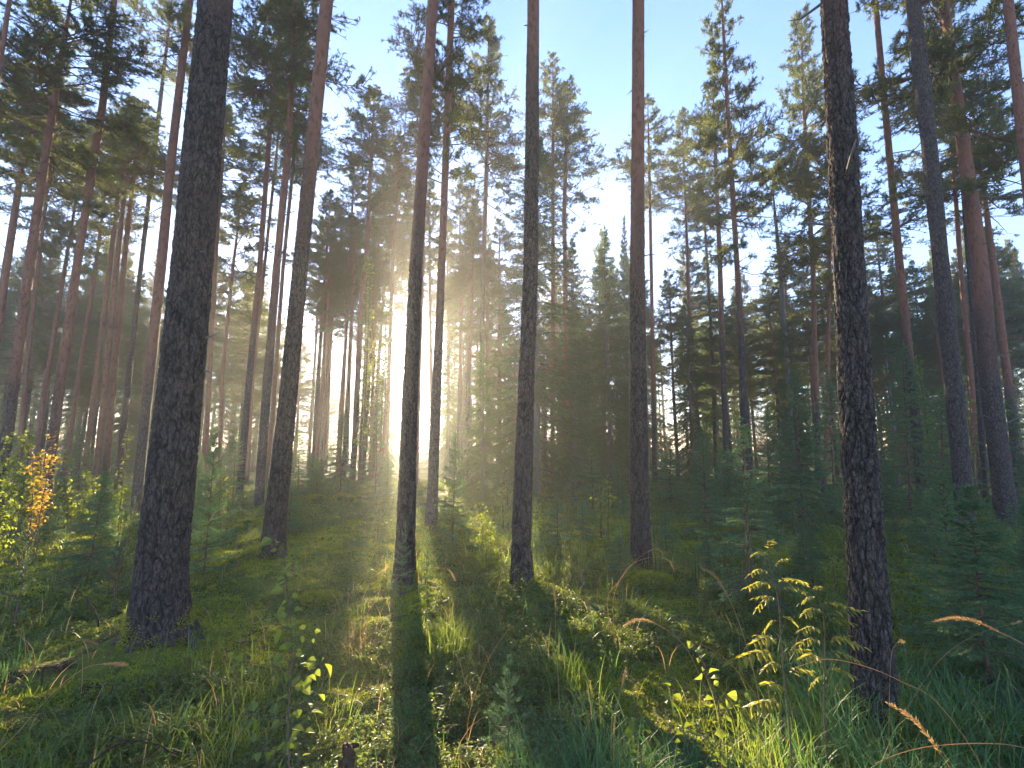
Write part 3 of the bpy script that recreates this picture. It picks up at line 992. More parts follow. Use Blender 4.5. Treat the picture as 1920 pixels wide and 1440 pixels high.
def randrot(n, r, tilt=.3):
    a = r.random(n) * 2 * np.pi
    R = np.zeros((n, 3, 3))
    zax = norm(np.stack([r.normal(size=n) * tilt, r.normal(size=n) * tilt, np.ones(n)], 1))
    xh = np.stack([np.cos(a), np.sin(a), np.zeros(n)], 1)
    y = norm(np.cross(zax, xh)); x = np.cross(y, zax)
    return np.stack([x, y, zax], 2)


# moss: short upright fuzz
def build_moss():
    r = np.random.default_rng(8)
    x, y, d = fan(640000, 1.9, 13, r=r)
    m = fbm(x * 1.3, y * 1.3, octv=3, seed=41) + .25 * (x < 0)
    ok = keep_off(x, y) & (m + r.normal(size=len(x)) * .25 > -.35)
    x, y, d = x[ok], y[ok], d[ok]
    z = gz(x, y)
    n = len(x)
    s = (.009 + .0028 * d) * r.uniform(.6, 1.5, n)
    P = np.stack([x, y, z - .004], 1)
    dd = norm(np.stack([r.normal(size=n) * 1.0, r.normal(size=n) * 1.0, np.ones(n)], 1))
    side = norm(np.cross(dd, r.normal(size=(n, 3))))
    w = (s * .26)[:, None]
    V = np.stack([P - side * w, P + side * w, P + dd * s[:, None]], 1).reshape(-1, 3)
    g = Geo()
    var = np.clip(.5 + .5 * vnoise(x * 3, y * 3, seed=44) + r.normal(size=n) * .2, 0, 1)
    g.add(V, np.arange(3 * n).reshape(-1, 3), 0, np.repeat(var, 3))
    tag(link("moss", g.mesh("moss", [M_MOSS])), "yellow green moss carpet covering the forest floor", "moss", kind="stuff")


def sprig(seed, nleaf, H, ls, spread=.55):
    r = np.random.default_rng(seed)
    g = Geo()
    nst = 4
    P0, P1 = [], []
    LP, LD = [], []
    for s in range(nst):
        az = r.random() * 6.28; tilt = r.uniform(.1, spread)
        p = np.array([0, 0, 0.0]); h = H * r.uniform(.6, 1.1)
        d = np.array([math.cos(az) * tilt, math.sin(az) * tilt, 1.0])
        for k in range(4):
            d = norm(d + r.normal(size=3) * .25)
            q = p + d * h / 4
            P0.append(p); P1.append(q)
            for l in range(max(1, nleaf // (nst * 4))):
                a2 = r.random() * 6.28
                if k > 0:
                    LP.append(q - (q - p) * r.random()); LD.append(norm(np.array([math.cos(a2), math.sin(a2), r.uniform(.0, .7)])))
            p = q
    V, f = prisms(P0, P1, np.full(len(P0), .0012), np.full(len(P0), .0009), 3)
    g.add(V, f, 1, 0.4)
    n = len(LP)
    v = np.array([[0, 0, 0], [-.32, .5, .1], [0, 1, -.05], [.32, .5, .1]])
    R = rot_from(np.array(LD), np.array([[0, 0, 1.0]]) + r.normal(size=(n, 3)) * .4, n)
    V, f, var = scatter(v, np.array([[0, 3, 2, 1]]), np.array(LP), R, ls * r.uniform(.7, 1.3, n), r)
    g.add(V, f, 0, var)
    return g


def scatter_geos(out, protos, P, R, S, r):
    """many copies of small Geo prototypes appended to one Geo"""
    pick = r.integers(0, len(protos), len(P))
    for i, pg in enumerate(protos):
        sel = pick == i
        n = int(sel.sum())
        if not n: continue
        V = np.concatenate(pg.v); A = np.concatenate(pg.a)
        base = out.n
        VV = np.einsum('nij,vj->nvi', R[sel], V) * S[sel].reshape(-1, 1, 1) + P[sel][:, None]
        out.v.append(VV.reshape(-1, 3).astype(np.float32))
        jit = r.normal(size=n)[:, None] * .18
        out.a.append(np.clip(A[None] * .6 + .2 + jit, 0, 1).ravel().astype(np.float32))
        for k in (3, 4):
            for f, m in zip(pg.f[k], pg.m[k]):
                out.f[k].append((f[None] + (base + np.arange(n) * len(V))[:, None, None]).reshape(-1, k))
                out.m[k].append(np.tile(m, n))
        out.n += n * len(V)


def build_bilberry():
    r = np.random.default_rng(12)
    protos = [sprig(60 + i, 32, .12, .023) for i in range(6)]
    x, y, d = fan(42000, 1.9, 28, r=r)
    m = fbm(x * .9, y * .9, octv=3, seed=51)
    ok = keep_off(x, y) & ((m + r.normal(size=len(x)) * .2 > np.where((x < -.3) & (y < 7), .35, .0)) | (d > 7) & (m > -.4) | ((x > -.9) & (m > -.35)))
    x, y, d = x[ok], y[ok], d[ok]
    n = len(x)
    P = np.stack([x, y, gz(x, y) - .01], 1)
    g = Geo()
    S = r.uniform(.5, 1.15, n) * (.85 + .045 * d)
    scatter_geos(g, protos, P, randrot(n, r), S, r)
    tag(link("bilberry_shrubs", g.mesh("bilberry", [M_BERRY, M_TWIG])), "low green bilberry shrubs carpeting the forest floor", "ground cover", kind="stuff")


def build_grass():
    r = np.random.default_rng(14)
    g = Geo()
    # loose tufts everywhere, lusher at the right front and the far left
    x, y, d = fan(5200, 1.9, 30, r=r)
    m = fbm(x * .6, y * .6, octv=3, seed=61)
    right = (x > .55 * y) & (y < 4) | ((x > .0) & (y < 2.7))
    left = (x < -.2) & (y < 7)
    ok = keep_off(x, y) & (((m > .15) & ~left) | ((m > .95) & left) | right | (r.random(len(x)) < .08))
    x, y, d = x[ok], y[ok], d[ok]
    right = ((x > .5 * y) & (y < 4)) | ((x > .05) & (y < 2.6))
    cnt = np.where(right, r.integers(10, 24, len(x)), r.integers(4, 12, len(x)))
    idx = np.repeat(np.arange(len(x)), cnt)
    n = len(idx)
    off = r.normal(size=(n, 2)) * (.035 + .006 * d[idx])[:, None]
    bx, by = x[idx] + off[:, 0], y[idx] + off[:, 1]
    P = np.stack([bx, by, gz(bx, by) - .01], 1)
    L = r.uniform(.10, .34, n) * np.where(right[idx], 1.25, .85) * (1 + .02 * d[idx])
    az = np.arctan2(off[:, 1], off[:, 0]) + r.normal(size=n) * .7
    V, f, var, _ = blades(P, az, L, r.uniform(.5, 2.5, n), (.0032 + .0011 * d[idx]) * r.uniform(.7, 1.3, n), r, seg=5)
    cool = (right[idx] & (bx > 1.3)) | (vnoise(bx * .4, by * .4, seed=66) > .25)
    g.add(V, f, np.repeat(np.where(cool, 1, 0), 5).astype(np.int32), var)
    # a few dry blades
    x, y, d = fan(900, 1.9, 12, r=r)
    P = np.stack([x, y, gz(x, y)], 1); n = len(x)
    V, f, var, _ = blades(P, r.random(n) * 6.28, r.uniform(.12, .38, n), r.uniform(.4, 2.2, n), .003 + .0008 * d, r, seg=5)
    g.add(V, f, 2, var)
    tag(link("grass", g.mesh("grass", [M_GRASS, M_GRASSB, M_STRAW])), "fine arching green grass growing through the moss", "grass", kind="stuff")


def build_litter():
    r = np.random.default_rng(16)
    x, y, d = fan(17000, 1.9, 14, r=r)
    m = fbm(x * 1.1, y * 1.1, octv=3, seed=71)
    ok = keep_off(x, y) & (m + r.normal(size=len(x)) * .3 > .12)
    x, y, d = x[ok], y[ok], d[ok]; n = len(x)
    v = np.array([[0, 0, 0], [-.35, .5, .12], [0, 1, 0], [.35, .5, .12]])
    g = Geo()
    V, f, var = scatter(v, np.array([[0, 3, 2, 1]]), np.stack([x, y, gz(x, y) + .012], 1), randrot(n, r, .5), (.016 + .002 * d) * r.uniform(.6, 1.6, n), r)
    g.add(V, f, 0, var)
    # fallen twigs
    k = 700
    x, y, d = fan(k, 1.9, 14, r=r); a = r.random(k) * 6.28; L = r.uniform(.06, .35, k)
    P0 = np.stack([x, y, gz(x, y) + .02], 1)
    P1 = P0 + np.stack([np.cos(a) * L, np.sin(a) * L, r.uniform(-.01, .05, k)], 1)
    w = r.uniform(.0015, .005, k)
    V, f = prisms(P0, P1, w, w * .5, 4); g.add(V, f, 1)
    tag(link("leaf_litter", g.mesh("litter", [M_LITTER, M_TWIG])), "brown fallen leaves and twigs lying among the moss", "litter", kind="stuff")


build_moss(); build_bilberry(); build_grass(); build_litter()

# ------------------------------------------------------------------ spruces
# prototypes: limbs, needles
SP_BIG = [spruce_mesh(M_SPRUCE, 15.0, 2.7, 300 + i, .072, .022, .017, whorl=.40, per=6, droop=1.3, z0=.04, twigs=8, hang=1.1, gaps=.08) for i in range(3)]
SP_MID = [spruce_mesh(M_YSPRUCE, 4.0, 1.25, 320 + i, .027, .0080, .0046, whorl=wh, per=pr, droop=dr, z0=.04, twigs=tw, hang=hg, gaps=gp)
          for i, (wh, pr, dr, tw, hg, gp) in enumerate(((.19, 6, .8, 8, .5, .12), (.24, 6, 1.2, 8, .9, .2), (.17, 5, .4, 8, .3, .22), (.21, 7, .9, 7, .7, .25), (.27, 5, 1.1, 9, .5, .15)))]
SP_SMALL = [spruce_mesh(M_YSPRUCE, 1.6, .62, 340 + i, .016, .0036, .0017, whorl=wh, per=pr, droop=dr, z0=.06, twigs=tw, hang=hg, gaps=gp)
            for i, (wh, pr, dr, tw, hg, gp) in enumerate(((.105, 7, .5, 8, .25, .12), (.14, 6, .2, 8, .1, .15), (.095, 7, .7, 8, .45, .2), (.12, 6, .1, 7, .1, .1)))]
SP_TINY = [spruce_mesh(M_YSPRUCE, .6, .26, 360 + i, .014, .0022, .0026, whorl=.075, per=5, droop=.35, z0=.1, twigs=5, hang=.15, gaps=.08, up_top=55) for i in range(2)]
STEMS = {"big": stem_mesh(15.0, .17, 12, 16, M_DEAD, .05, 1), "mid": stem_mesh(4.0, .035, 8, 12, M_TWIG, .03, 2),
         "small": stem_mesh(1.6, .016, 7, 10, M_TWIG, .01, 3), "tiny": stem_mesh(.6, .006, 6, 8, M_TWIG, .004, 4)}
SIZES = {"big": (SP_BIG, 15.0, 2.7), "mid": (SP_MID, 4.0, 1.25), "small": (SP_SMALL, 1.6, .62), "tiny": (SP_TINY, .6, .26)}


def spruce(size, x, y, H, R, label, group=None, seed=0, name="spruce_tree", cat="tree", lean=0.0):
    protos, H0, R0 = SIZES[size]
    root = link(name, None, loc=(x, y, float(gz(x, y)) - .01))
    tag(root, label, cat, group)
    lm, nm = protos[seed % len(protos)]
    rz = (seed * 2.39) % 6.283
    for nme, me in (("trunk", STEMS[size]), ("branches", lm), ("crown", nm)):
        o = link(nme, me, root)
        o.rotation_euler = (0, 0, rz)
        o.scale = (R / R0, R / R0, H / H0)
    root.rotation_euler = (0, lean, 0)
    return root


# (size, Y, px of foot, px/py of tip, half width px, label)
GS = "young spruces of the undergrowth"
SPR = [
 ("big", 18.5, 1005, 1008, 250, 168, "wide drooping spruce standing in the mist behind the centre trunk", None, "spruce_tree"),
 ("big", 15.5, 905, 905, 640, 75, "low dark spruce in the mist, left shoulder of the wide drooping spruce", None, "spruce_tree"),
 ("big", 34.0, 1170, 1170, 400, 42, "narrow pointed spruce rising left of the reddish straight trunk", None, "spruce_tree"),
 ("big", 26.0, 1492, 1470, 585, 60, "dark spruce below the dead grey stem right of centre", None, "spruce_tree"),
 ("big", 24.0, 1075, 1080, 560, 80, "dark spruce filling the gap right of the wide drooping spruce", None, "spruce_tree"),
 ("big", 30.0, 722, 722, 596, 30, "narrow spruce in the glare immediately left of the sun", None, "spruce_tree"),
 ("big", 36.0, 700, 700, 440, 44, "tall hazy spruce standing between the leaning trunk and the sun", None, "spruce_tree"),
 ("big", 34.0, 774, 773, 610, 20, "slim spruce in the glare directly behind the sun trunk", None, "spruce_tree"),
 ("big", 32.0, 842, 842, 540, 34, "hazy spruce right of the slim sunlit pine", None, "spruce_tree"),
 ("mid", 5.2, 1392, 1385, 775, 128, "full young spruce standing between the reddish trunk and the rowan sapling", GS, "young_spruce"),
 ("mid", 10.5, 1500, 1492, 690, 85, "dark pointed young spruce left behind the nearest right trunk", GS, "young_spruce"),
 ("mid", 12.5, 1558, 1550, 690, 60, "slim young spruce half hidden by the nearest right trunk", GS, "young_spruce"),
 ("mid", 9.5, 1320, 1315, 800, 72, "young spruce behind the full one, on the side of the reddish trunk", GS, "young_spruce"),
 ("mid", 13.0, 1700, 1695, 640, 85, "tall dark young spruce right behind the nearest right trunk", GS, "young_spruce"),
 ("small", 3.55, 1805, 1812, 905, 150, "wide dark green young spruce, nearest one at the right edge", GS, "young_spruce"),
 ("small", 4.4, 1765, 1762, 880, 115, "second leader rising behind the wide dark green young spruce", GS, "young_spruce"),
 ("small", 4.9, 1925, 1925, 930, 120, "young spruce cut off by the right edge of the frame", GS, "young_spruce"),
 ("mid", 8.8, 850, 853, 805, 46, "sunlit young spruce glowing between the sun trunk and the centre trunk", GS, "young_spruce"),
 ("small", 6.2, 186, 200, 880, 72, "little spruce on the left with a few flat open branches", GS, "young_spruce"),
 ("small", 6.6, 398, 404, 800, 62, "dark young spruce against the right side of the thickest trunk", GS, "young_spruce"),
 ("mid", 10.5, 345, 350, 800, 55, "young spruce behind the thickest trunk", GS, "young_spruce"),
 ("tiny", 5.65, 757, 760, 975, 34, "small dark spruce growing at the foot of the sun trunk", GS, "spruce_sapling"),
 ("tiny", 5.5, 806, 804, 1000, 27, "small backlit spruce beside the foot of the sun trunk", GS, "spruce_sapling"),
 ("tiny", 2.62, 952, 955, 1222, 68, "knee high spruce sapling in the sunlit centre foreground", GS, "spruce_sapling"),
 ("mid", 13.5, 1110, 1108, 830, 55, "bushy young spruce in the mist right of the centre trunk", GS, "young_spruce"),
 ("mid", 15.0, 1255, 1255, 815, 60, "young spruce right behind the reddish straight trunk", GS, "young_spruce"),
 ("mid", 16.0, 1440, 1440, 760, 60, "young spruce standing in front of the lone crowned pine", GS, "young_spruce"),
 ("mid", 12.0, 1640, 1650, 760, 70, "young spruce just right of the nearest right trunk", GS, "young_spruce"),
 ("mid", 14.0, 1765, 1765, 720, 70, "young spruce behind the grey scaly trunk", GS, "young_spruce"),
 ("mid", 14.5, 1890, 1890, 740, 90, "young spruce filling the far right behind the big orange barked pine", GS, "young_spruce"),
 ("mid", 17.0, 560, 560, 800, 40, "young spruce in the shade right of the leaning trunk", GS, "young_spruce"),
 ("mid", 17.5, 640, 643, 770, 50, "dark young spruce below the thin stems right of the bright gap", GS, "young_spruce"),
 ("mid", 16.5, 705, 708, 745, 48, "dark bushy young spruce left of the sun trunk", GS, "young_spruce"),
 ("mid", 15.0, 440, 440, 800, 50, "young spruce between the thickest trunk and the pine pair", GS, "young_spruce"),
 ("mid", 20.0, 300, 300, 790, 45, "young spruce in the haze left of the thickest trunk", GS, "young_spruce"),
 ("mid", 18.0, 150, 150, 790, 50, "young spruce in the haze under the pale clean pine", GS, "young_spruce"),
 ("mid", 16.0, 20, 20, 800, 55, "young spruce at the left frame edge behind the birch bushes", GS, "young_spruce"),
]
for i, (size, Y, fx, tx, ty, hw, label, grp, nm) in enumerate(SPR):
    x = at(fx, 900, Y)[0]
    z0 = float(gz(x, Y))
    H = at(tx, ty, Y)[2] - z0
    depth = Y * 1.0
    R = hw / F * depth
    xt = at(tx, ty, Y)[0]
    spruce(size, x, Y, H, R, label, grp, i, nm, "tree" if nm == "spruce_tree" else "young tree", lean=math.atan2(xt - x, H))

# small pine sapling, left edge
def pine_sapling(x, y, H, label, seed):
    r = np.random.default_rng(seed)
    root = link("pine_sapling", None, loc=(x, y, float(gz(x, y)))); tag(root, label, "young tree")
    link("stem", stem_mesh(H, .009, 7, 10, M_TWIG, .02, seed), root)
    A, B = [], []
    for z in np.arange(.35, 1.0, .16):
        for k in range(5):
            az = r.random() * 6.28; el = r.uniform(.2, .9) + .5 * (z - .3)
            L = .26 * (1.1 - z * .6) * r.uniform(.7, 1.2)
            p = np.array([0, 0, H * z]); d = np.array([math.cos(az) * math.cos(el), math.sin(az) * math.cos(el), math.sin(el)])
            A.append(p); B.append(p + d * L)
            if r.random() < .6:
                q = p + d * L * .5; d2 = norm(d + r.normal(size=3) * .5); A.append(q); B.append(q + d2 * L * .45)
    A.append([0, 0, H * .8]); B.append([0, 0, H * 1.05])
    A, B = np.array(A), np.array(B)
    g = Geo(); g.add(*prisms(A, B, np.full(len(A), .0035), np.full(len(A), .002), 4)); link("branches", g.mesh("twigs", [M_TWIG]), root)
    v, f, a = needles(A + (B - A) * .25, B, .0022, .045, .0022, .8, .1, r)
    g = Geo(); g.add(v, f, 0, a); link("crown", g.mesh("young_pine_needles", [M_YPINE]), root)


px_, py_ = foot(25, 1180); pine_sapling(px_, py_, .80, "knee high blue green pine sapling at the left edge of the frame", 401)
px_, py_ = foot(108, 1000); pine_sapling(px_, py_, 1.0, "soft needled pine sapling behind the left bushes", 402)
px_, py_ = foot(213, 1150); pine_sapling(px_, py_, .62, "thin pine sapling close to the left side of the thickest trunk", 403)

# the dead spruce with bare boughs
def dead_tree(Y, pix, top, label, seed, nb=60):
    r = np.random.default_rng(seed)
    pts = [at(px, py, Y) for px, py, w in pix] + [at(top[0], top[1], Y)]
    rad = [w / 2 / F * Y for _, _, w in pix] + [.01]
    bx = pts[0][0]; bz = float(gz(bx, Y))
    P = np.array([[p[0] - bx, 0, p[2] - bz] for p in pts])
    P = np.vstack([[P[0][0], 0, -.1], P]); rad = [rad[0] * 1.1] + rad
    root = link("dead_spruce", None, loc=(bx, Y, bz)); tag(root, label, "dead tree")
    g = Geo(); g.add(*tube(P, rad, 10)); link("trunk", g.mesh("dead_trunk", [M_DEAD], True), root)
    z = r.uniform(P[-1][2] * .45, P[-1][2] * .97, nb); H = P[-1][2]
    az = r.random(nb) * 6.28; L = (1.9 * (1 - (z / H - .4) * 1.2)).clip(.3) * r.uniform(.5, 1.1, nb)
    X = np.interp(z, P[:, 2], P[:, 0])
    A = np.stack([X, np.zeros(nb), z], 1); A0, B0, ra, rb = [], [], [], []
    for i in range(nb):
        p = A[i]; el = r.uniform(-.2, .35)
        for k in range(3):
            d = np.array([math.cos(az[i]) * math.cos(el), math.sin(az[i]) * math.cos(el), math.sin(el)])
            q = p + d * L[i] / 3; A0.append(p); B0.append(q); ra.append(.022 * (1 - k / 3.2)); rb.append(.022 * (1 - (k + 1) / 3.2))
            if r.random() < .7:
                d2 = norm(d + r.normal(size=3) * .5); A0.append(q); B0.append(q + d2 * L[i] * .25); ra.append(.009); rb.append(.004)
            p = q; el += r.uniform(-.2, .3); az[i] += r.normal() * .2
    g = Geo(); g.add(*prisms(A0, B0, ra, rb, 4)); link("branches", g.mesh("dead_limbs", [M_DEAD]), root)


dead_tree(26.0, [(1487, 900, 10), (1477, 700, 8), (1463, 500, 8), (1453, 400, 5)], (1448, 338), "dead grey stem with bare boughs against the sky right of centre", 71)
dead_tree(36.0, [(884, 900, 6), (882, 700, 5), (884, 550, 4)], (885, 478), "thin dead snag between the slim pine and the misty spruce", 72, 26)

# ------------------------------------------------------------------ woods further back
LIT = [(-.55, 4.3), (-.1, 3.0), (.3, 2.6), (1.2, 2.3), (-2.6, 8.5), (0.7, 8.5), (.0, 5.5), (-1.0, 2.8), (-.9, 3.4), (0, 0, 1.6), (.4, 3.9), (1.3, 3.2), (-1.2, 3.4), (-1.5, 2.6), (-2.2, 4.5), (-8.5, 8.5, 1.0), (-7.5, 8.0, 1.2), (-1.0, 8.8, .8), (-3.5, 12), (1.8, 6.5), (2.8, 2.6), (1.35, 2.4, .7), (-.1, 2.6, .3), (.9, 4.2), (-.35, 3.6), (-4.5, 9)]


def blocks_sun(x, y, H, cb, R):
    s = SUN[:2] / np.linalg.norm(SUN[:2])
    for q in LIT:
        lx, ly = q[:2]; lz = q[2] if len(q) > 2 else .15
        dx, dy = x - lx, y - ly
        along = dx * s[0] + dy * s[1]
        if along < 0: continue
        off = abs(dx * s[1] - dy * s[0])
        h = lz + along * math.tan(EL)
        if (cb - .5 < h < H + .5 and off < R) or (h <= cb and off < .35):
            return True
    return False


LAND = [(-400, "beyond the left frame edge"), (20, "the left frame edge"), (115, "the pale clean pine"), (262, "the sunlit sided pine"), (345, "the thickest trunk"), (470, "the pine pair"),
        (545, "the leaning trunk"), (770, "the sun trunk"), (820, "the slim sunlit pine"), (985, "the centre trunk"), (1197, "the reddish straight trunk"),
        (1395, "the lone crowned pine"), (1610, "the nearest right trunk"), (1785, "the grey scaly trunk"), (1860, "the big orange barked pine"), (1960, "the right frame edge")]


def gap_of(px):
    for i in range(len(LAND) - 1):
        if LAND[i][0] <= px < LAND[i + 1][0]:
            return i
    return len(LAND) - 2


ORD = ["first", "second", "third", "fourth", "fifth", "sixth", "seventh", "eighth", "ninth", "tenth", "eleventh", "twelfth", "thirteenth", "fourteenth", "fifteenth", "sixteenth"]
TOPY = [(-100, 450), (150, 480), (300, 500), (450, 520), (545, 600), (565, 730), (605, 730), (620, 480), (700, 400), (738, 520), (746, 690), (760, 690), (768, 520), (786, 560), (792, 700), (806, 700), (814, 530), (900, 520), (1000, 560), (1100, 470),
        (1250, 500), (1400, 520), (1560, 470), (1700, 440), (1920, 380), (2050, 380)]


def top_y(px):
    return float(np.interp(px, [a for a, _ in TOPY], [b for _, b in TOPY]))


def woods():
    r = random.Random(77)
    found = []
    for i in range(900):
        px = r.uniform(-60, 1980)
        Y = r.uniform(27, 62)
        ty = top_y(px) + r.uniform(-60, 150)
        p = at(px, 900, Y); x = p[0]
        z0 = float(gz(x, Y)); H = at(px, ty, Y)[2] - z0
        if H < 3.5: continue
        H = min(H, 26)
        right = px > 1020
        is_spruce = r.random() < (.36 if right else .2) or H < 7.5
        if is_spruce and H > 19: H = 19 * r.uniform(.85, 1)
        R = H * .13 + .7 if is_spruce else r.uniform(1.5, 2.4)
        cb = 0 if is_spruce else H * r.uniform(.30, .55)
        if blocks_sun(x, Y, H, cb, R * .8): continue
        if any(abs(px - q[0]) * (Y / F) < 1.0 and abs(Y - q[1]) < 3 for q in found): continue
        found.append((px, Y, H, R, cb, is_spruce, i))
        if len(found) >= 175: break
    n0 = len(found)
    for i in range(400):                                       # tall stems whose crowns stand above the low sun
        px = r.uniform(560, 1000); Y = r.uniform(27, 52); ty = r.uniform(270, 500)
        p = at(px, 900, Y); x = p[0]; z0 = float(gz(x, Y)); H = at(px, ty, Y)[2] - z0
        if H > 25 or H < 12: continue
        R = r.uniform(1.4, 2.1); cb = H * r.uniform(.52, .62)
        if blocks_sun(x, Y, H, cb, R): continue
        if any(abs(px - q[0]) * (Y / F) < 1.0 and abs(Y - q[1]) < 3 for q in found): continue
        found.append((px, Y, H, R, cb, False, 1000 + i))
        if len(found) >= n0 + 34: break
    trunks = []
    for s in range(3):                                        # shared far trunks: 12 m of stem, unit scale
        me, ax = trunk_mesh([[0, 0, .16], [.05, 7, .12], [-.03, 15, .08]], 20.0, 0, 6.5 + 1.5 * s, 90 + s, (3.5, 13, 26, 91 + s, (.15, .9)))
        trunks.append(me)
    gaps = {}
    for f in sorted(found):
        gaps.setdefault((gap_of(f[0]), f[5]), []).append(f)
    for (gi, sp), fs in gaps.items():
        a, b = LAND[gi][1], LAND[gi + 1][1]
        for k, (px, Y, H, R, cb, _, seed) in enumerate(fs[:len(ORD)]):
            kind = "spruce" if sp else "pine"
            which = ORD[k] if k < len(ORD) else "last"
            short = a.replace("beyond ", "")
            label = f"{which} from the left of the distant {kind}s between {short} and {b.replace('the ', '', 1)}"
            label = label.replace("frame edge", "edge")
            if len(label.split()) > 16:
                label = f"{which} distant {kind} from the left between {a.replace('the ', '', 1)} and {b.replace('the ', '', 1)}"
            x = at(px, 900, Y)[0]
            if sp:
                spruce("big", x, Y, H, R, label, "distant spruces of the background wood", seed)
            else:
                z0 = float(gz(x, Y))
                root = link("pine_tree", None, loc=(x, Y, z0)); tag(root, label, "tree", "distant pines of the background wood")
                rz = r.random() * 6.28
                root.rotation_euler = (r.uniform(-.02, .02), r.uniform(-.025, .025), rz)
                t = link("trunk", trunks[seed % 3], root); t.scale = (1, 1, H / 20.0)
                lm, nm = PINES[seed % 6]
                for nme, me in (("branches", lm), ("crown", nm)):
                    o = link(nme, me, root, (0, 0, cb)); o.scale = (R / 2, R / 2, (H - cb) / 9.0)


woods()


def gap_labels(items, noun, group):
    """items: (px, build(label)) ; labels by the gap between landmark trunks"""
    gaps = {}
    for it in sorted(items, key=lambda q: q[0]):
        gaps.setdefault(gap_of(it[0]), []).append(it)
    for gi, its in gaps.items():
        a, b = LAND[gi][1].replace("the ", "", 1).replace("frame ", ""), LAND[gi + 1][1].replace("the ", "", 1).replace("frame ", "")
        a = a.replace("beyond ", "")
        for k, it in enumerate(its):
            which = ORD[k] if k < len(ORD) else "last"
            lab = f"{which} {noun} from the left between {a} and {b}"
            if len(lab.split()) > 16: lab = f"{which} {noun} from left between {a} and {b}"
            it[1](lab)


def undergrowth():
    r = random.Random(31)
    items = []
    taken = [(at(q[2], 900, q[1])[0], q[1]) for q in SPR] + [(at(t[2][0][0], 900, t[1])[0], t[1]) for t in T]
    tries = 0
    while len(items) < 74 and tries < 4000:
        tries += 1
        px = r.uniform(-20, 1940)
        w = 1.0 if (px > 1010 or px < 200) else .45
        if r.random() > w: continue
        Y = 5.5 * (24 / 5.5) ** r.random() if px > 950 else r.uniform(8, 24)
        x = at(px, 900, Y)[0]
        if any((x - a) ** 2 + (Y - b) ** 2 < .55 for a, b in taken): continue
        taken.append((x, Y))
        H = r.uniform(.45, 1.1) * (1 + max(0, Y - 9) * .09); R = H * r.uniform(.34, .45)
        if 735 < px < 960: H *= .6; R *= .6
        size = "small" if H < 1.7 else "mid"
        seed = r.randrange(1000)
        items.append((px, lambda lab, size=size, x=x, Y=Y, H=H, R=R, seed=seed: spruce(size, x, Y, H, R, lab, "low young spruces scattered over the forest floor", seed, "young_spruce", "young tree")))
    gap_labels(items, "low young spruce", None)


undergrowth()


# the far forest edge: one mass of merged crowns
def far_forest():
    r = np.random.default_rng(99)
    w, (v, f, a) = spruce_tree(12.0, 2.2, 500, .26, .06, .12, whorl=.8, per=6, droop=1.1, z0=.05, twigs=5, hang=.8, gaps=.1)
    A = Geo(); A.add(v, f, 0, a)
    Bw = Geo(); v2, f2 = prisms([[0, 0, 0]], [[0, 0, 13.0]], [.16], [.07], 5); Bw.add(v2, f2, 1)
    rr = np.random.default_rng(7)
    cen = rr.normal(size=(150, 3)) * [1.1, 1.1, 2.2] + [0, 0, 11.5]
    v3, f3, a3 = needles(cen, cen + rr.normal(size=cen.shape) * .5, .03, .25, .05, .6, .1, rr)
    Bw.add(v3, f3, 0, a3)
    A.add(*prisms([[0, 0, 0]], [[0, 0, 11.5]], [.14], [.03], 5), 1)
    P, S, W = [], [], []
    px = -150.0
    for i in range(230):
        px = r.uniform(-200, 2120); Y = r.uniform(64, 104)
        ty = min(790, top_y(px) + 70 + r.uniform(-10, 90))
        if 560 < px < 608 or 742 < px < 762 or 788 < px < 806: ty = r.uniform(752, 790)
        x = at(px, 900, Y)[0]; z0 = float(gz(x, Y)); H = at(px, ty, Y)[2] - z0
        if H < 1.5 or (px > 1150 and r.random() < .4): continue
        if 330 < px < 1100: H = min(H, (math.hypot(x, Y) - 4) * math.tan(EL) - 5.0)
        s = min(H, 22) / 12.5
        P.append([x, Y, z0]); S.append(s)
    P, S = np.array(P), np.array(S)
    g = Geo(); scatter_geos(g, [A, Bw], P, randrot(len(P), r, .02), S, r)
    tag(link("far_forest", g.mesh("far_forest", [M_SPRUCE, M_LIMB])), "hazy mass of distant forest closing the view behind the trees", "forest", kind="stuff")


far_forest()

# ------------------------------------------------------------------ leafy saplings and shoots
def smooth(pts, n=14):
    """Catmull-Rom through points"""
    P = np.array(pts, float)
    if len(P) < 3:
        t = np.linspace(0, 1, n)[:, None]
        return P[0] + (P[-1] - P[0]) * t
    Q = np.vstack([2 * P[0] - P[1], P, 2 * P[-1] - P[-2]])
    out = []
    m = max(3, n // (len(P) - 1))
    for i in range(len(P) - 1):
        p0, p1, p2, p3 = Q[i], Q[i + 1], Q[i + 2], Q[i + 3]
        for t in np.linspace(0, 1, m, endpoint=False):
            out.append(.5 * ((2 * p1) + (-p0 + p2) * t + (2 * p0 - 5 * p1 + 4 * p2 - p3) * t * t + (-p0 + 3 * p1 - 3 * p2 + p3) * t ** 3))
    out.append(P[-1])
    return np.array(out)


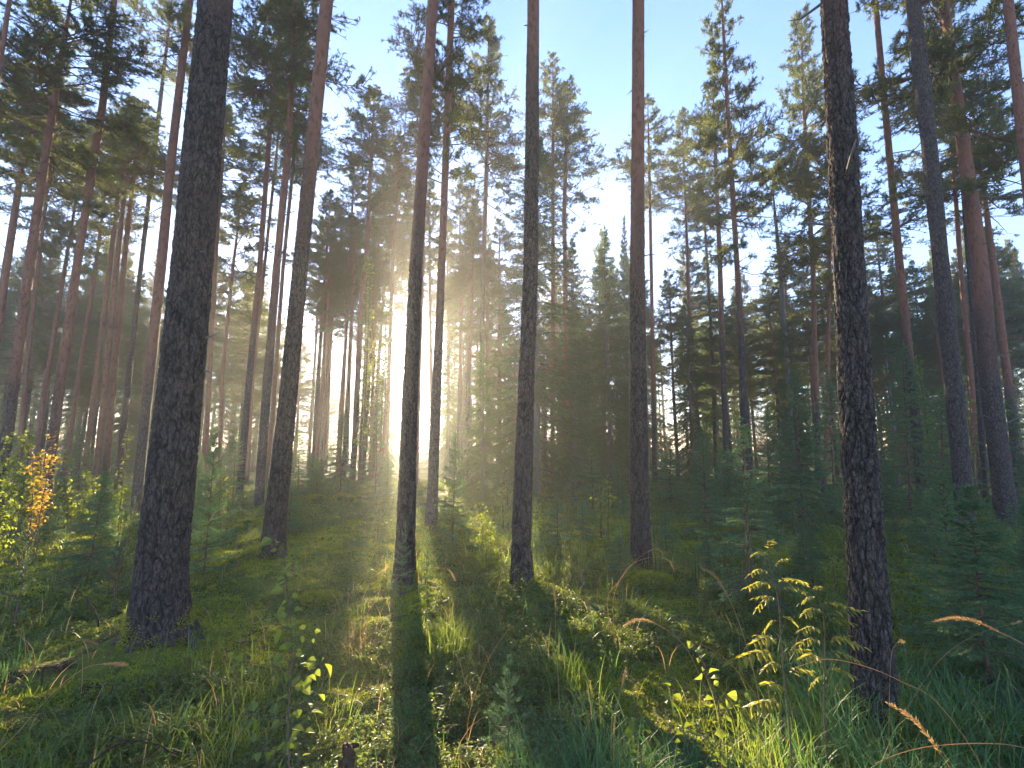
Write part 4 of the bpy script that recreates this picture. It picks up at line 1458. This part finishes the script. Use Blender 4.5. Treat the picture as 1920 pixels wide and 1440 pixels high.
def leaf_petiole_add(g, stems, leafsize, spacing, r, mat, start=.15, droop=-.1, var=None, pet=.35):
    LP, LD, A, B = [], [], [], []
    for C, s0 in stems:
        L = np.concatenate([[0], np.cumsum(np.linalg.norm(np.diff(C, axis=0), axis=1))])
        d = max(L[-1] * s0, .01)
        side = 1
        while d <= L[-1]:
            k = min(len(C) - 2, np.searchsorted(L, d) - 1); k = max(k, 0)
            t = (d - L[k]) / max(1e-6, L[k + 1] - L[k])
            p = C[k] + (C[k + 1] - C[k]) * t; ax = norm(C[k + 1] - C[k])
            sd = norm(np.cross(ax, r.normal(size=3)))
            dd = norm(ax * .35 + sd + np.array([0, 0, droop]) + r.normal(size=3) * .15)
            q = p + dd * leafsize * pet
            A.append(p); B.append(q); LP.append(q); LD.append(norm(dd + np.array([0, 0, droop - .25])))
            d += spacing * r.uniform(.6, 1.4)
    n = len(LP)
    add_leaves(g, np.array(LP), np.array(LD), leafsize * r.uniform(.4, 1.25, n), r, mat, aspect=.8, var=var)
    return A, B


def leafy(name, label, cat, paths, leafsize, spacing, seed, mat, Y, stemr=.004, group=None, extra=None, redbottom=0):
    """a sapling: paths are lists of photo pixels for stem and side shoots at distance Y (with a depth offset)"""
    r = np.random.default_rng(seed)
    first = at(paths[0][0][0], paths[0][0][1], Y)
    x0 = first[0]; z0 = float(gz(x0, Y))
    origin = np.array([x0, Y, z0])
    curves = []
    for i, pth in enumerate(paths):
        dY = 0 if i == 0 else r.uniform(-.12, .12)
        pts = [at(px, py, Y + dY * (k / max(1, len(pth) - 1))) - origin for k, (px, py) in enumerate(pth)]
        if i == 0 or pts[0][2] < .1:
            if pts[0][2] > 0: pts.insert(0, np.array([pts[0][0], pts[0][1], -.02]))
        curves.append(smooth(pts, 16))
    root = link(name, None, loc=origin); tag(root, label, cat, group)
    g = Geo()
    for i, C in enumerate(curves):
        r0 = stemr if i == 0 or C[0][2] < .1 else stemr * .5
        g.add(*tube(C, np.linspace(r0, r0 * .3, len(C)), 6))
    lg = Geo()
    A, B = leaf_petiole_add(lg, [(C, .30 if i == 0 else .1) for i, C in enumerate(curves)], leafsize, spacing, r, 0)
    g.add(*prisms(A, B, np.full(len(A), .0011), np.full(len(A), .0009), 3))
    link("stem", g.mesh("shoot_stem", [M_TWIG], True), root)
    link("leaves", lg.mesh("shoot_leaves", [mat]), root)
    return root


leafy("birch_sapling", "slender birch sapling with broad green leaves before the leaning trunk", "young tree",
      [[(542, 1470), (540, 1340), (548, 1240), (543, 1150), (536, 1085), (531, 1040), (512, 1003)],
       [(546, 1265), (505, 1248), (432, 1238)], [(548, 1290), (580, 1258), (612, 1232)], [(541, 1350), (500, 1345), (452, 1338)], [(541, 1330), (575, 1315), (600, 1290)],
       [(545, 1180), (520, 1170), (498, 1172)], [(545, 1200), (575, 1185), (590, 1190)], [(562, 1465), (560, 1400), (578, 1330)], [(541, 1420), (515, 1405), (470, 1400)],
       [(538, 1090), (550, 1060), (556, 1046)]],
      .050, .024, 601, M_BIRCH, 2.3, .0045)
r_ = np.random.default_rng(3)
leafy("birch_sapling", "bright yellow green leafy shoots at the bottom right of centre", "young tree",
      [[(1350, 1470), (1352, 1390), (1346, 1320), (1320, 1255), (1296, 1200)], [(1350, 1340), (1385, 1310), (1390, 1290)], [(1345, 1400), (1310, 1370), (1295, 1340)],
       [(1270, 1470), (1262, 1400), (1252, 1330), (1262, 1290)], [(1352, 1400), (1400, 1370), (1420, 1350)], [(1320, 1465), (1330, 1410), (1365, 1390)]],
      .040, .023, 602, M_BIRCH, 2.1, .0035)
leafy("birch_sapling", "dark leafy shoot low between the grass clump and the yellow green shoots", "young tree",
      [[(1205, 1460), (1200, 1400), (1190, 1350), (1196, 1300)], [(1200, 1400), (1230, 1370), (1240, 1350)], [(1198, 1380), (1170, 1350)]],
      .045, .035, 603, M_BIRCH, 2.3, .003)
leafy("birch_sapling", "small pale leafed sprout against the left foot of the centre trunk", "young tree",
      [[(950, 1112), (948, 1080), (951, 1045)], [(949, 1095), (940, 1070)], [(975, 1112), (982, 1090), (990, 1085)]], .040, .035, 604, M_BIRCH, 5.3, .003)


def bush(name, label, Y, fpx, tpx, tpy, hw, seed, mat, leafsize, nstem=5, nl=30, group="leafy bushes of the undergrowth"):
    """a multi-stemmed young broadleaf"""
    r = np.random.default_rng(seed)
    x = at(fpx, 900, Y)[0]; z0 = float(gz(x, Y))
    H = at(tpx, tpy, Y)[2] - z0; R = hw / F * Y
    root = link(name, None, loc=(x, Y, z0)); tag(root, label, "bush", group)
    g = Geo(); lg = Geo(); curves = []
    for s in range(nstem):
        az = r.random() * 6.28; h = H * (1 if s == 0 else r.uniform(.5, .95)); rr = R * r.uniform(.1, .6)
        base = np.array([math.cos(az) * .08, math.sin(az) * .08, -.03])
        top = np.array([math.cos(az) * rr, math.sin(az) * rr, h])
        mid = (base + top) / 2 + r.normal(size=3) * [R * .08, R * .08, 0]
        C = smooth([base, mid, top], 12); g.add(*tube(C, np.linspace(.004 + .0035 * H, .002, len(C)), 5))
        curves.append((C, .35))
        for b in range(9):
            k = r.integers(3, len(C) - 1); p = C[k]; a2 = r.random() * 6.28
            L = (R * .55) * r.uniform(.4, 1.1) * (1 - k / len(C) * .5)
            q = p + np.array([math.cos(a2) * L, math.sin(a2) * L, L * r.uniform(.2, .9)])
            D = smooth([p, (p + q) / 2 + r.normal(size=3) * .03, q], 6); g.add(*tube(D, np.linspace(.003, .0012, len(D)), 4))
            curves.append((D, .1))
    tot = sum(np.linalg.norm(np.diff(C, axis=0), axis=1).sum() for C, _ in curves)
    A, B = leaf_petiole_add(lg, curves, leafsize, tot / (nl * nstem), r, 0)
    link("stems", g.mesh("bush_stems", [M_TWIG], True), root)
    link("leaves", lg.mesh("bush_leaves", [mat]), root)
    return root


BUSH = [
 ("birch_bush", "sunlit yellow green birch bush at the left edge", 8.5, 20, 30, 775, 90, M_BIRCH, .06, 7, 210),
 ("birch_bush", "orange tinged slender bush beside the birch bush at the left edge", 8.0, 80, 90, 810, 55, M_YELLOW, .05, 5, 130),
 ("birch_bush", "narrow birch behind the little spruce, leaves catching sun at its tip", 7.2, 222, 224, 800, 28, M_BIRCH, .05, 3, 130),
 ("birch_bush", "low birch bush left of the thickest trunk", 9.8, 150, 155, 860, 60, M_BIRCH, .06, 6, 150),
 ("birch_bush", "low green bush at the far left bottom of the bushes", 7.0, -5, 0, 900, 80, M_BIRCH, .05, 6, 150),
 ("birch_bush", "pale green bush right of the centre trunk in the mist", 9.0, 1022, 1020, 935, 38, M_BIRCH, .05, 4, 70),
 ("birch_bush", "upright leafy bush midway between centre trunk and reddish trunk", 9.5, 1130, 1128, 890, 36, M_BIRCH, .06, 4, 60),
 ("birch_bush", "small bush left of the reddish trunk foot", 8.5, 1165, 1160, 960, 30, M_BIRCH, .045, 4, 60),
 ("birch_bush", "shrub in the shade right of the leaning trunk", 11.0, 600, 602, 930, 50, M_BIRCH, .05, 5, 60),
 ("birch_bush", "sunlit low bush behind the foot of the sun trunk", 8.0, 905, 905, 940, 45, M_BIRCH, .045, 5, 80),
 ("birch_bush", "pale young leaves right of the slim sunlit pine", 10.5, 945, 940, 900, 34, M_BIRCH, .05, 4, 70),
 ("birch_bush", "yellow leaved young maple high behind the nearest right trunk", 20.0, 1655, 1650, 600, 26, M_YELLOW, .12, 4, 110),
 ("birch_bush", "bright green leafed young tree left of the grey scaly trunk", 15.0, 1758, 1756, 640, 34, M_BIRCH, .10, 4, 110),
 ("birch_bush", "green leafed tree behind the grey scaly trunk top right", 16.0, 1830, 1825, 600, 50, M_BIRCH, .10, 4, 120),
 ("birch_bush", "tall young birch with fluttering leaves left of the sun", 21.0, 676, 690, 470, 55, M_BIRCH, .13, 4, 260),
 ("birch_bush", "leafy birch next to the sun, over the dark spruce", 20.0, 716, 722, 560, 30, M_BIRCH, .12, 4, 200),
 ("birch_bush", "hazy birch bush between the pine pair and the thickest trunk", 12.0, 420, 420, 890, 45, M_BIRCH, .06, 4, 60),
 ("birch_bush", "little bush behind the rowan sapling", 6.0, 1560, 1560, 1010, 40, M_BIRCH, .04, 4, 60),
]
for i, b in enumerate(BUSH):
    bush(b[0], b[1], b[2], b[3], b[4], b[5], b[6], 700 + i, b[7], b[8], b[9], b[10])


def small_bushes():
    r = random.Random(57)
    protos = []
    for k in range(4):
        b = bush("leafy_sapling", "proto", 9.0, 960, 960, 800, 34, 760 + k, M_BIRCH, .040, 4, 60)
        protos.append(b)
    H0 = at(960, 800, 9.0)[2] - float(gz(at(960, 900, 9.0)[0], 9.0))
    pool = [(p, list(p.children)) for p in protos]
    items = []

    def make(lab, k, x, Y, s, seed):
        src, kids = pool[k]
        o = src.copy(); COL.objects.link(o)
        o.location = (x, Y, float(gz(x, Y))); o.rotation_euler = (0, 0, seed); o.scale = (s, s, s)
        tag(o, lab, "sapling", "small leafy saplings among the young spruces")
        for c in kids:
            d = c.copy(); COL.objects.link(d); d.parent = o
    tries = 0
    while len(items) < 88 and tries < 3000:
        tries += 1
        px = r.uniform(0, 1920); Y = 5 * (17 / 5) ** r.random()
        if 250 < px < 720 and Y < 9: continue
        if 1560 < px < 1700: continue
        x = at(px, 900, Y)[0]; H = r.uniform(.35, 1.0) * (1 + .05 * (Y - 6))
        k, seed = r.randrange(4), r.random() * 6
        items.append((px, lambda lab, k=k, x=x, Y=Y, s=H / H0, seed=seed: make(lab, k, x, Y, s, seed)))
    gap_labels(items, "small leafy sapling", None)
    for p, kids in pool:
        for c in kids: bpy.data.objects.remove(c)
        bpy.data.objects.remove(p)


small_bushes()


# rowan: compound leaves
def rowan():
    Y = 2.4
    r = np.random.default_rng(801)
    o = at(1487, 1440, Y); x0 = o[0]; z0 = float(gz(x0, Y)); origin = np.array([x0, Y, z0])
    root = link("rowan_sapling", None, loc=origin); tag(root, "sunlit rowan sapling with feathery yellow leaves beside the nearest right trunk", "young tree")
    stems = [[(1487, 1470), (1478, 1330), (1466, 1230), (1460, 1130), (1446, 1075), (1440, 1040)], [(1545, 1340), (1547, 1240), (1545, 1170), (1536, 1115)]]
    g = Geo(); lg = Geo()
    curves = []
    for k, s in enumerate(stems):
        YY = Y + .15 * k
        pts = [at(px, py, YY) - origin for px, py in s]
        pts.insert(0, np.array([pts[0][0], pts[0][1], -.02]))
        C = smooth(pts, 20); curves.append(C)
        g.add(*tube(C, np.linspace(.0045, .0016, len(C)), 7))
    fr = []   # frond: base px, tip px
    F1 = [((1440, 1040), (1448, 1010)), ((1443, 1045), (1412, 1038)), ((1447, 1070), (1475, 1045)), ((1447, 1075), (1405, 1075)), ((1455, 1095), (1505, 1088)), ((1456, 1100), (1400, 1098)),
          ((1459, 1110), (1508, 1106)), ((1460, 1120), (1418, 1140)), ((1461, 1130), (1415, 1118)), ((1461, 1160), (1495, 1168)), ((1462, 1165), (1432, 1180)), ((1464, 1200), (1408, 1206)),
          ((1465, 1210), (1420, 1188)), ((1466, 1225), (1376, 1236)), ((1468, 1235), (1510, 1215)), ((1470, 1250), (1432, 1252)), ((1472, 1270), (1520, 1255)), ((1475, 1300), (1435, 1280)), ((1478, 1320), (1400, 1325))]
    F2 = [((1536, 1115), (1532, 1098)), ((1538, 1125), (1500, 1128)), ((1540, 1135), (1592, 1136)), ((1542, 1145), (1505, 1150)), ((1544, 1160), (1612, 1142)), ((1545, 1170), (1596, 1165)),
          ((1545, 1185), (1500, 1180)), ((1546, 1195), (1618, 1210)), ((1546, 1205), (1495, 1205)), ((1546, 1215), (1586, 1190)), ((1547, 1225), (1610, 1235)), ((1547, 1240), (1505, 1230)), ((1547, 1255), (1600, 1265)),
          ((1546, 1270), (1520, 1285))]
    for k, FF in enumerate((F1, F2)):
        for a, b in FF:
            A = at(a[0], a[1], Y + .15 * k) - origin; dY = r.uniform(-.07, .07)
            B = at(b[0], b[1], Y + .15 * k + dY) - origin
            fr.append((A, B))
    LP, LD, LS, HN = [], [], [], []
    for A, B in fr:
        mid = (A + B) / 2 + np.array([0, 0, .018])
        B = B + np.array([0, 0, -.008])
        C = smooth([A, mid, B], 10)
        g.add(*tube(C, np.linspace(.0013, .0007, len(C)), 4))
        L = np.linalg.norm(B - A)
        npair = 6
        for j in range(npair + 1):
            t = .25 + .75 * j / npair
            k = min(len(C) - 2, int(t * (len(C) - 1))); p = C[k] + (C[k + 1] - C[k]) * (t * (len(C) - 1) - k)
            ax = norm(C[k + 1] - C[k]); sd = norm(np.cross(ax, [0, 0, 1.0]))
            ll = max(.030, L * .32) * (1 - .35 * abs(t - .55)) * r.uniform(.85, 1.15)
            if j == npair:
                LP.append(p); LD.append(ax); LS.append(ll)
            else:
                for s in (-1, 1):
                    LP.append(p); LD.append(norm(sd * s + ax * .55 + np.array([0, 0, -.35]) + r.normal(size=3) * .1)); LS.append(ll)
    v, f, t = leaf_shape(.34, .06)
    add_leaves(lg, np.array(LP), np.array(LD), np.array(LS), r, 0, aspect=.36, fold=.07, up=1.2)
    link("stem", g.mesh("rowan_stem", [M_TWIG], True), root)
    link("leaves", lg.mesh("rowan_leaves", [M_ROWAN]), root)


rowan()


# grass clumps that stand out
def clump(label, px, py, n, L, spread, seed, mat, bend=(.5, 1.7), w=.005, Y=None, cat="grass clump"):
    r = np.random.default_rng(seed)
    x, y = foot(px, py, Y)
    z0 = float(gz(x, y))
    off = r.normal(size=(n, 2)) * spread
    bx, by = x + off[:, 0], y + off[:, 1]
    P = np.stack([off[:, 0], off[:, 1], gz(bx, by) - z0 - .01], 1)
    az = np.arctan2(off[:, 1], off[:, 0]) + r.normal(size=n) * .6
    V, f, var, _ = blades(P, az, L * r.uniform(.5, 1.1, n), r.uniform(bend[0], bend[1], n), w * r.uniform(.6, 1.3, n), r, seg=8)
    g = Geo(); g.add(V, f, 0, var)
    o = link("grass_clump", g.mesh("grass_clump", [mat]), None, (x, y, z0))
    tag(o, label, cat, "grass clumps that catch the light")


clump("dense sunlit grass clump glowing below the sun trunk", 838, 1225, 230, .36, .11, 901, M_GRASS, w=.0045)
clump("tall spiky grass clump right of the knee high spruce sapling", 1065, 1300, 46, .42, .10, 902, M_GRASS, bend=(.2, 1.0), w=.007)
clump("second spiky grass clump touching the right of the tall one", 1120, 1320, 40, .38, .09, 903, M_GRASS, bend=(.3, 1.3), w=.007)
clump("bright grass clump at the right side of the birch sapling", 620, 1370, 60, .26, .09, 904, M_GRASS, w=.005)
clump("drooping grass clump at the bottom left of the birch sapling", 330, 1400, 46, .32, .10, 905, M_GRASSB, bend=(1.2, 2.6), w=.0045)
clump("fine grass clump beside the left edge of the birch sapling", 430, 1390, 40, .30, .09, 906, M_GRASSB, bend=(1.2, 2.6), w=.0045)
clump("small arching grass clump in front of the thickest trunk", 300, 1270, 14, .22, .04, 907, M_GRASSB, bend=(1.4, 2.8), w=.005)
clump("broad bladed grass clump in front of the nearest right trunk", 1665, 1415, 80, .36, .14, 908, M_GRASS, w=.007, bend=(.4, 1.9))
clump("grass clump at the foot of the rowan sapling", 1500, 1440, 90, .34, .15, 909, M_GRASS, w=.0065, bend=(.4, 2.0))
clump("cool green grass clump at the bottom right corner", 1850, 1400, 130, .42, .2, 910, M_GRASSB, w=.006, bend=(.6, 2.3))
clump("grass clump under the wide dark green young spruce", 1760, 1380, 90, .38, .16, 911, M_GRASSB, w=.006, bend=(.6, 2.3))
clump("narrow grass clump between birch shoots and rowan sapling", 1410, 1420, 50, .36, .08, 912, M_GRASS, w=.006, bend=(.2, 1.4))
clump("yellowish grass clump at the bottom centre right", 1130, 1425, 70, .30, .12, 913, M_GRASS, w=.006, bend=(.5, 2.2))
clump("pale grass clump left of the sunlit clump below the sun trunk", 660, 1220, 60, .28, .12, 914, M_STRAW, w=.004, bend=(.5, 2.0))
clump("thin grass clump in the shadow left of centre", 760, 1360, 26, .30, .05, 915, M_GRASSB, w=.004, bend=(.5, 2.0))
clump("grass clump at the left frame edge", 20, 1260, 40, .28, .09, 916, M_GRASSB, w=.005, bend=(.6, 2.0))
clump("grass clump behind the thickest trunk on its left", 130, 1120, 50, .30, .14, 917, M_GRASSB, w=.005, bend=(.6, 2.0))


# tall flowering grass stalks
def stalk(label, path, Y, plume, seed, rad=.0022, fat=.013):
    r = np.random.default_rng(seed)
    ys = np.linspace(0, 1, len(path))
    w = [at(px, py, Y + .12 * (t - .5)) for (px, py), t in zip(path, ys)]
    x0, y0 = w[0][0], w[0][1]; z0 = float(gz(x0, y0)); origin = np.array([x0, y0, z0])
    pts = [p - origin for p in w]
    if pts[0][2] > .02: pts.insert(0, np.array([0, 0, -.02]))
    C = smooth(pts, 30)
    root = link("grass_stalk", None, loc=origin); tag(root, label, "grass stalk", "tall dry grass stalks in the foreground")
    g = Geo(); g.add(*tube(C, np.linspace(rad, rad * .4, len(C)), 5))
    link("culm", g.mesh("culm", [M_STRAW], True), root)
    if plume > 0:
        L = np.concatenate([[0], np.cumsum(np.linalg.norm(np.diff(C, axis=0), axis=1))])
        n = int(420 * plume / .2)
        d = L[-1] - plume * r.random(n) ** .9
        d = np.clip(d, 0, L[-1])
        P = np.stack([np.interp(d, L, C[:, i]) for i in range(3)], 1)
        k = np.clip(np.searchsorted(L, d) - 1, 0, len(C) - 2); ax = norm(C[k + 1] - C[k])
        rr = r.normal(size=(n, 3)); rr -= (rr * ax).sum(1, keepdims=True) * ax; rr = norm(rr)
        s = (L[-1] - d) / plume
        dd = norm(ax * 1.6 + rr * .9 + r.normal(size=(n, 3)) * .3)
        ln = fat * (.35 + 1.2 * np.sin(np.clip(s, 0, 1) * math.pi) ** .7) * r.uniform(.5, 1.3, n)
        side = norm(np.cross(dd, r.normal(size=(n, 3)))) * .0008
        Q = P + dd * ln[:, None]
        M_ = P + dd * (ln * .6)[:, None]
        V = np.stack([P, M_ + side, Q, M_ - side], 1).reshape(-1, 3)
        g = Geo(); g.add(V, np.arange(4 * n).reshape(-1, 4), 0, np.repeat(r.random(n), 4))
        link("seed_head", g.mesh("seed_head", [M_STRAW]), root)


stalk("dry grass stalk with curved seed head left of the rowan sapling", [(1426, 1420), (1422, 1305), (1407, 1237), (1389, 1177), (1366, 1121), (1340, 1080), (1314, 1065)], 2.3, .16, 1001)
stalk("arched seed head reaching in from the right frame edge", [(2010, 1420), (1960, 1250), (1920, 1209), (1880, 1188), (1830, 1165), (1790, 1159), (1750, 1165)], 2.2, .26, 1002, .002)
stalk("long bare reddish stalk arching over the foot of the nearest right trunk", [(1850, 1460), (1760, 1320), (1692, 1279), (1636, 1254), (1580, 1239), (1540, 1237), (1490, 1252)], 2.2, 0, 1003)
stalk("seed head slanting across the bottom right grass", [(1805, 1480), (1779, 1436), (1737, 1376), (1704, 1342), (1661, 1316)], 1.95, .22, 1004, .002)
stalk("low arching bare stalk along the bottom right corner", [(2030, 1440), (1920, 1402), (1842, 1394), (1749, 1399), (1690, 1412), (1640, 1432)], 1.9, 0, 1005)
stalk("bent golden stalk curling over the foot of the reddish trunk", [(1140, 1120), (1157, 1095), (1180, 1065), (1202, 1043), (1229, 1029), (1246, 1040)], 4.5, .2, 1006, .002, .010)
stalk("second golden stalk crossing the foot of the reddish trunk", [(1150, 1122), (1172, 1072), (1190, 1055), (1212, 1047), (1235, 1045), (1255, 1052), (1264, 1070)], 4.4, .2, 1007, .002, .010)
stalk("upright brown seed head above the tall spiky grass clump", [(1048, 1300), (1042, 1185), (1041, 1125), (1037, 1090)], 3.2, .16, 1008, .002)
stalk("short upright seed head at the bottom right of centre", [(1150, 1410), (1157, 1327), (1165, 1290), (1174, 1252)], 2.5, .09, 1009)
stalk("drooping seed head pointing left from the yellow green shoots", [(1345, 1360), (1300, 1240), (1280, 1207), (1255, 1185), (1225, 1167), (1195, 1162), (1168, 1174)], 2.6, .17, 1010)
stalk("curled sunlit stalk looping beside the foot of the sun trunk", [(688, 1160), (700, 1132), (745, 1084), (782, 1069), (816, 1064), (842, 1069), (855, 1091)], 4.3, .14, 1011, .002, .010)
stalk("pale stalk bending up left of the sun trunk foot", [(678, 1150), (681, 1121), (700, 1084), (730, 1061)], 4.2, .12, 1012, .002, .010)
stalk("long straw coloured stalk arching over the moss at the left", [(-20, 1445), (37, 1369), (105, 1294), (157, 1254), (195, 1245), (240, 1247)], 2.2, .10, 1013)
stalk("upper thin stalk arching at the left frame edge", [(-50, 1350), (37, 1275), (105, 1219), (150, 1200), (184, 1208)], 2.6, .1, 1014)
stalk("thin leaning culm rising left of the knee high spruce sapling", [(878, 1350), (905, 1262), (930, 1212), (955, 1180), (972, 1174)], 2.9, 0, 1015, .0018)
stalk("bare culm slanting across the rowan sapling towards the grass", [(1500, 1430), (1440, 1340), (1400, 1280), (1340, 1220), (1250, 1190)], 2.7, 0, 1016, .0014)
stalk("stalk crossing behind the right seed heads", [(1650, 1420), (1700, 1330), (1760, 1240), (1830, 1190), (1915, 1165)], 2.9, .08, 1017, .0014)
stalk("small nodding stalk in front of the nearest right trunk", [(1668, 1420), (1668, 1300), (1672, 1225), (1684, 1205), (1694, 1202)], 2.4, .06, 1018, .0014)


# mossy boulders, stump, fallen boughs
def lump(name, label, cat, x, y, s, seed, mat, group=None, mats=None):
    nu, nv = 40, 24
    th, ph = np.meshgrid(np.linspace(0, 2 * np.pi, nu, endpoint=False), np.linspace(0, np.pi, nv), indexing='ij')
    D = np.stack([np.cos(th) * np.sin(ph), np.sin(th) * np.sin(ph), np.cos(ph)], 2)
    rad = 1 + .22 * fbm(D[..., 0] * 1.6, D[..., 1] * 1.6, D[..., 2] * 1.6, 4, seed)
    V = D * rad[..., None] * np.array(s)
    i, j = np.meshgrid(np.arange(nu), np.arange(nv - 1), indexing='ij')
    k = (i * nv + j).ravel(); k2 = (((i + 1) % nu) * nv + j).ravel()
    g = Geo(); g.add(V.reshape(-1, 3), np.stack([k, k + 1, k2 + 1, k2], 1))
    o = link(name, g.mesh(name, [mat], True), None, (x, y, float(gz(x, y)) + s[2] * .35))
    tag(o, label, cat, group)
    r = np.random.default_rng(seed)
    n = 5000; q = norm(r.normal(size=(n, 3)) + [0, 0, .4]); rr = 1 + .22 * fbm(q[:, 0] * 1.6, q[:, 1] * 1.6, q[:, 2] * 1.6, 4, seed)
    P = q * rr[:, None] * np.array(s); d = norm(q + r.normal(size=q.shape) * .5); sd = norm(np.cross(d, r.normal(size=d.shape)))
    V = np.stack([P - sd * .004, P + sd * .004, P + d * .03], 1).reshape(-1, 3)
    g = Geo(); g.add(V, np.arange(3 * n).reshape(-1, 3), 0, np.repeat(r.random(n), 3))
    link("moss_cover", g.mesh("moss_cover", [M_MOSS]), o)


M_STONE = wood_mat("mossy_stone", (0.035, 0.045, 0.015), (0.09, 0.10, 0.03), 5)
x, y = foot(597, 938, 14.5); lump("mossy_boulder", "left of the two mossy boulders right of the leaning trunk", "boulder", x, y, (.30, .25, .20), 31, M_STONE, "mossy boulders")
x, y = foot(645, 938, 15.0); lump("mossy_boulder", "right of the two mossy boulders right of the leaning trunk", "boulder", x, y, (.36, .28, .17), 32, M_STONE, "mossy boulders")
x, y = foot(600, 1128); lump("mossy_hummock", "brown mossy hummock in the shade right of the birch sapling", "hummock", x, y, (.22, .16, .07), 33, M_STONE)
x, y = foot(1215, 1100); lump("mossy_hummock", "rounded mossy hummock in front of the reddish straight trunk", "hummock", x, y, (.26, .2, .12), 34, M_STONE)


def stick(name, label, cat, path, Y, r0, r1, mat, seed, twigs=0):
    r = np.random.default_rng(seed)
    w = [at(px, py, Y + .2 * k / len(path)) for k, (px, py) in enumerate(path)]
    origin = np.array([w[0][0], w[0][1], float(gz(w[0][0], w[0][1]))])
    C = smooth([p - origin for p in w], 24)
    C = C + r.normal(size=C.shape) * r0 * .5
    g = Geo(); g.add(*tube(C, np.linspace(r0, r1, len(C)), 7))
    root = link(name, g.mesh(name, [mat], True), None, origin); tag(root, label, cat)
    if twigs:
        k = r.integers(2, len(C) - 1, twigs); A = C[k]; B = A + r.normal(size=(twigs, 3)) * [.09, .05, .05] + [0, 0, .02]
        g = Geo(); g.add(*prisms(A, B, np.full(twigs, r0 * .35), np.full(twigs, r1 * .3), 4)); link("twigs", g.mesh("twigs", [mat]), root)


stick("fallen_bough", "dark bent bough arching over the moss at the bottom left", "fallen branch", [(140, 1450), (175, 1425), (210, 1400), (250, 1391), (300, 1398), (330, 1415)], 2.35, .006, .003, M_CHAR, 41, 14)
stick("fallen_bough", "thin dead twig leaning left of the thickest trunk", "fallen branch", [(185, 1175), (180, 1150), (160, 1120), (135, 1098)], 4.4, .007, .003, M_CHAR, 42, 10)
stick("fallen_bough", "curved twig on the moss left of the reddish trunk foot", "fallen branch", [(1080, 1100), (1088, 1090), (1091, 1078), (1090, 1070)], 5.6, .006, .003, M_TWIG, 43, 3)
stick("rotten_stump", "small rotten stump at the bottom edge left of centre", "stump", [(655, 1470), (653, 1430), (652, 1412), (657, 1402)], 2.35, .030, .012, M_CHAR, 44, 0)
stick("fallen_bough", "hooked dark twig standing in the moss at lower left", "fallen branch", [(78, 1285), (80, 1265), (78, 1253), (62, 1252)], 2.9, .004, .0025, M_CHAR, 45, 0)

# ------------------------------------------------------------------ the morning mist
def haze():
    x0, x1, y0, y1, z0, z1 = -135, 135, -12, 135, -1.8, 29
    V = np.array([[x, y, z] for x in (x0, x1) for y in (y0, y1) for z in (z0, z1)], float)
    f = np.array([[0, 1, 3, 2], [4, 6, 7, 5], [0, 4, 5, 1], [2, 3, 7, 6], [0, 2, 6, 4], [1, 5, 7, 3]])
    g = Geo(); g.add(V, f)
    m = Nodes("morning_mist")
    v = m.n("ShaderNodeVolumePrincipled")
    v.inputs["Color"].default_value = (0.96, 0.96, 0.95, 1)
    v.inputs["Density"].default_value = 0.0019
    v.inputs["Anisotropy"].default_value = 0.6
    m.l(v.outputs[0], m.out.inputs["Volume"])
    o = link("haze", g.mesh("haze", [m.mat]))
    tag(o, kind="stuff")


haze()
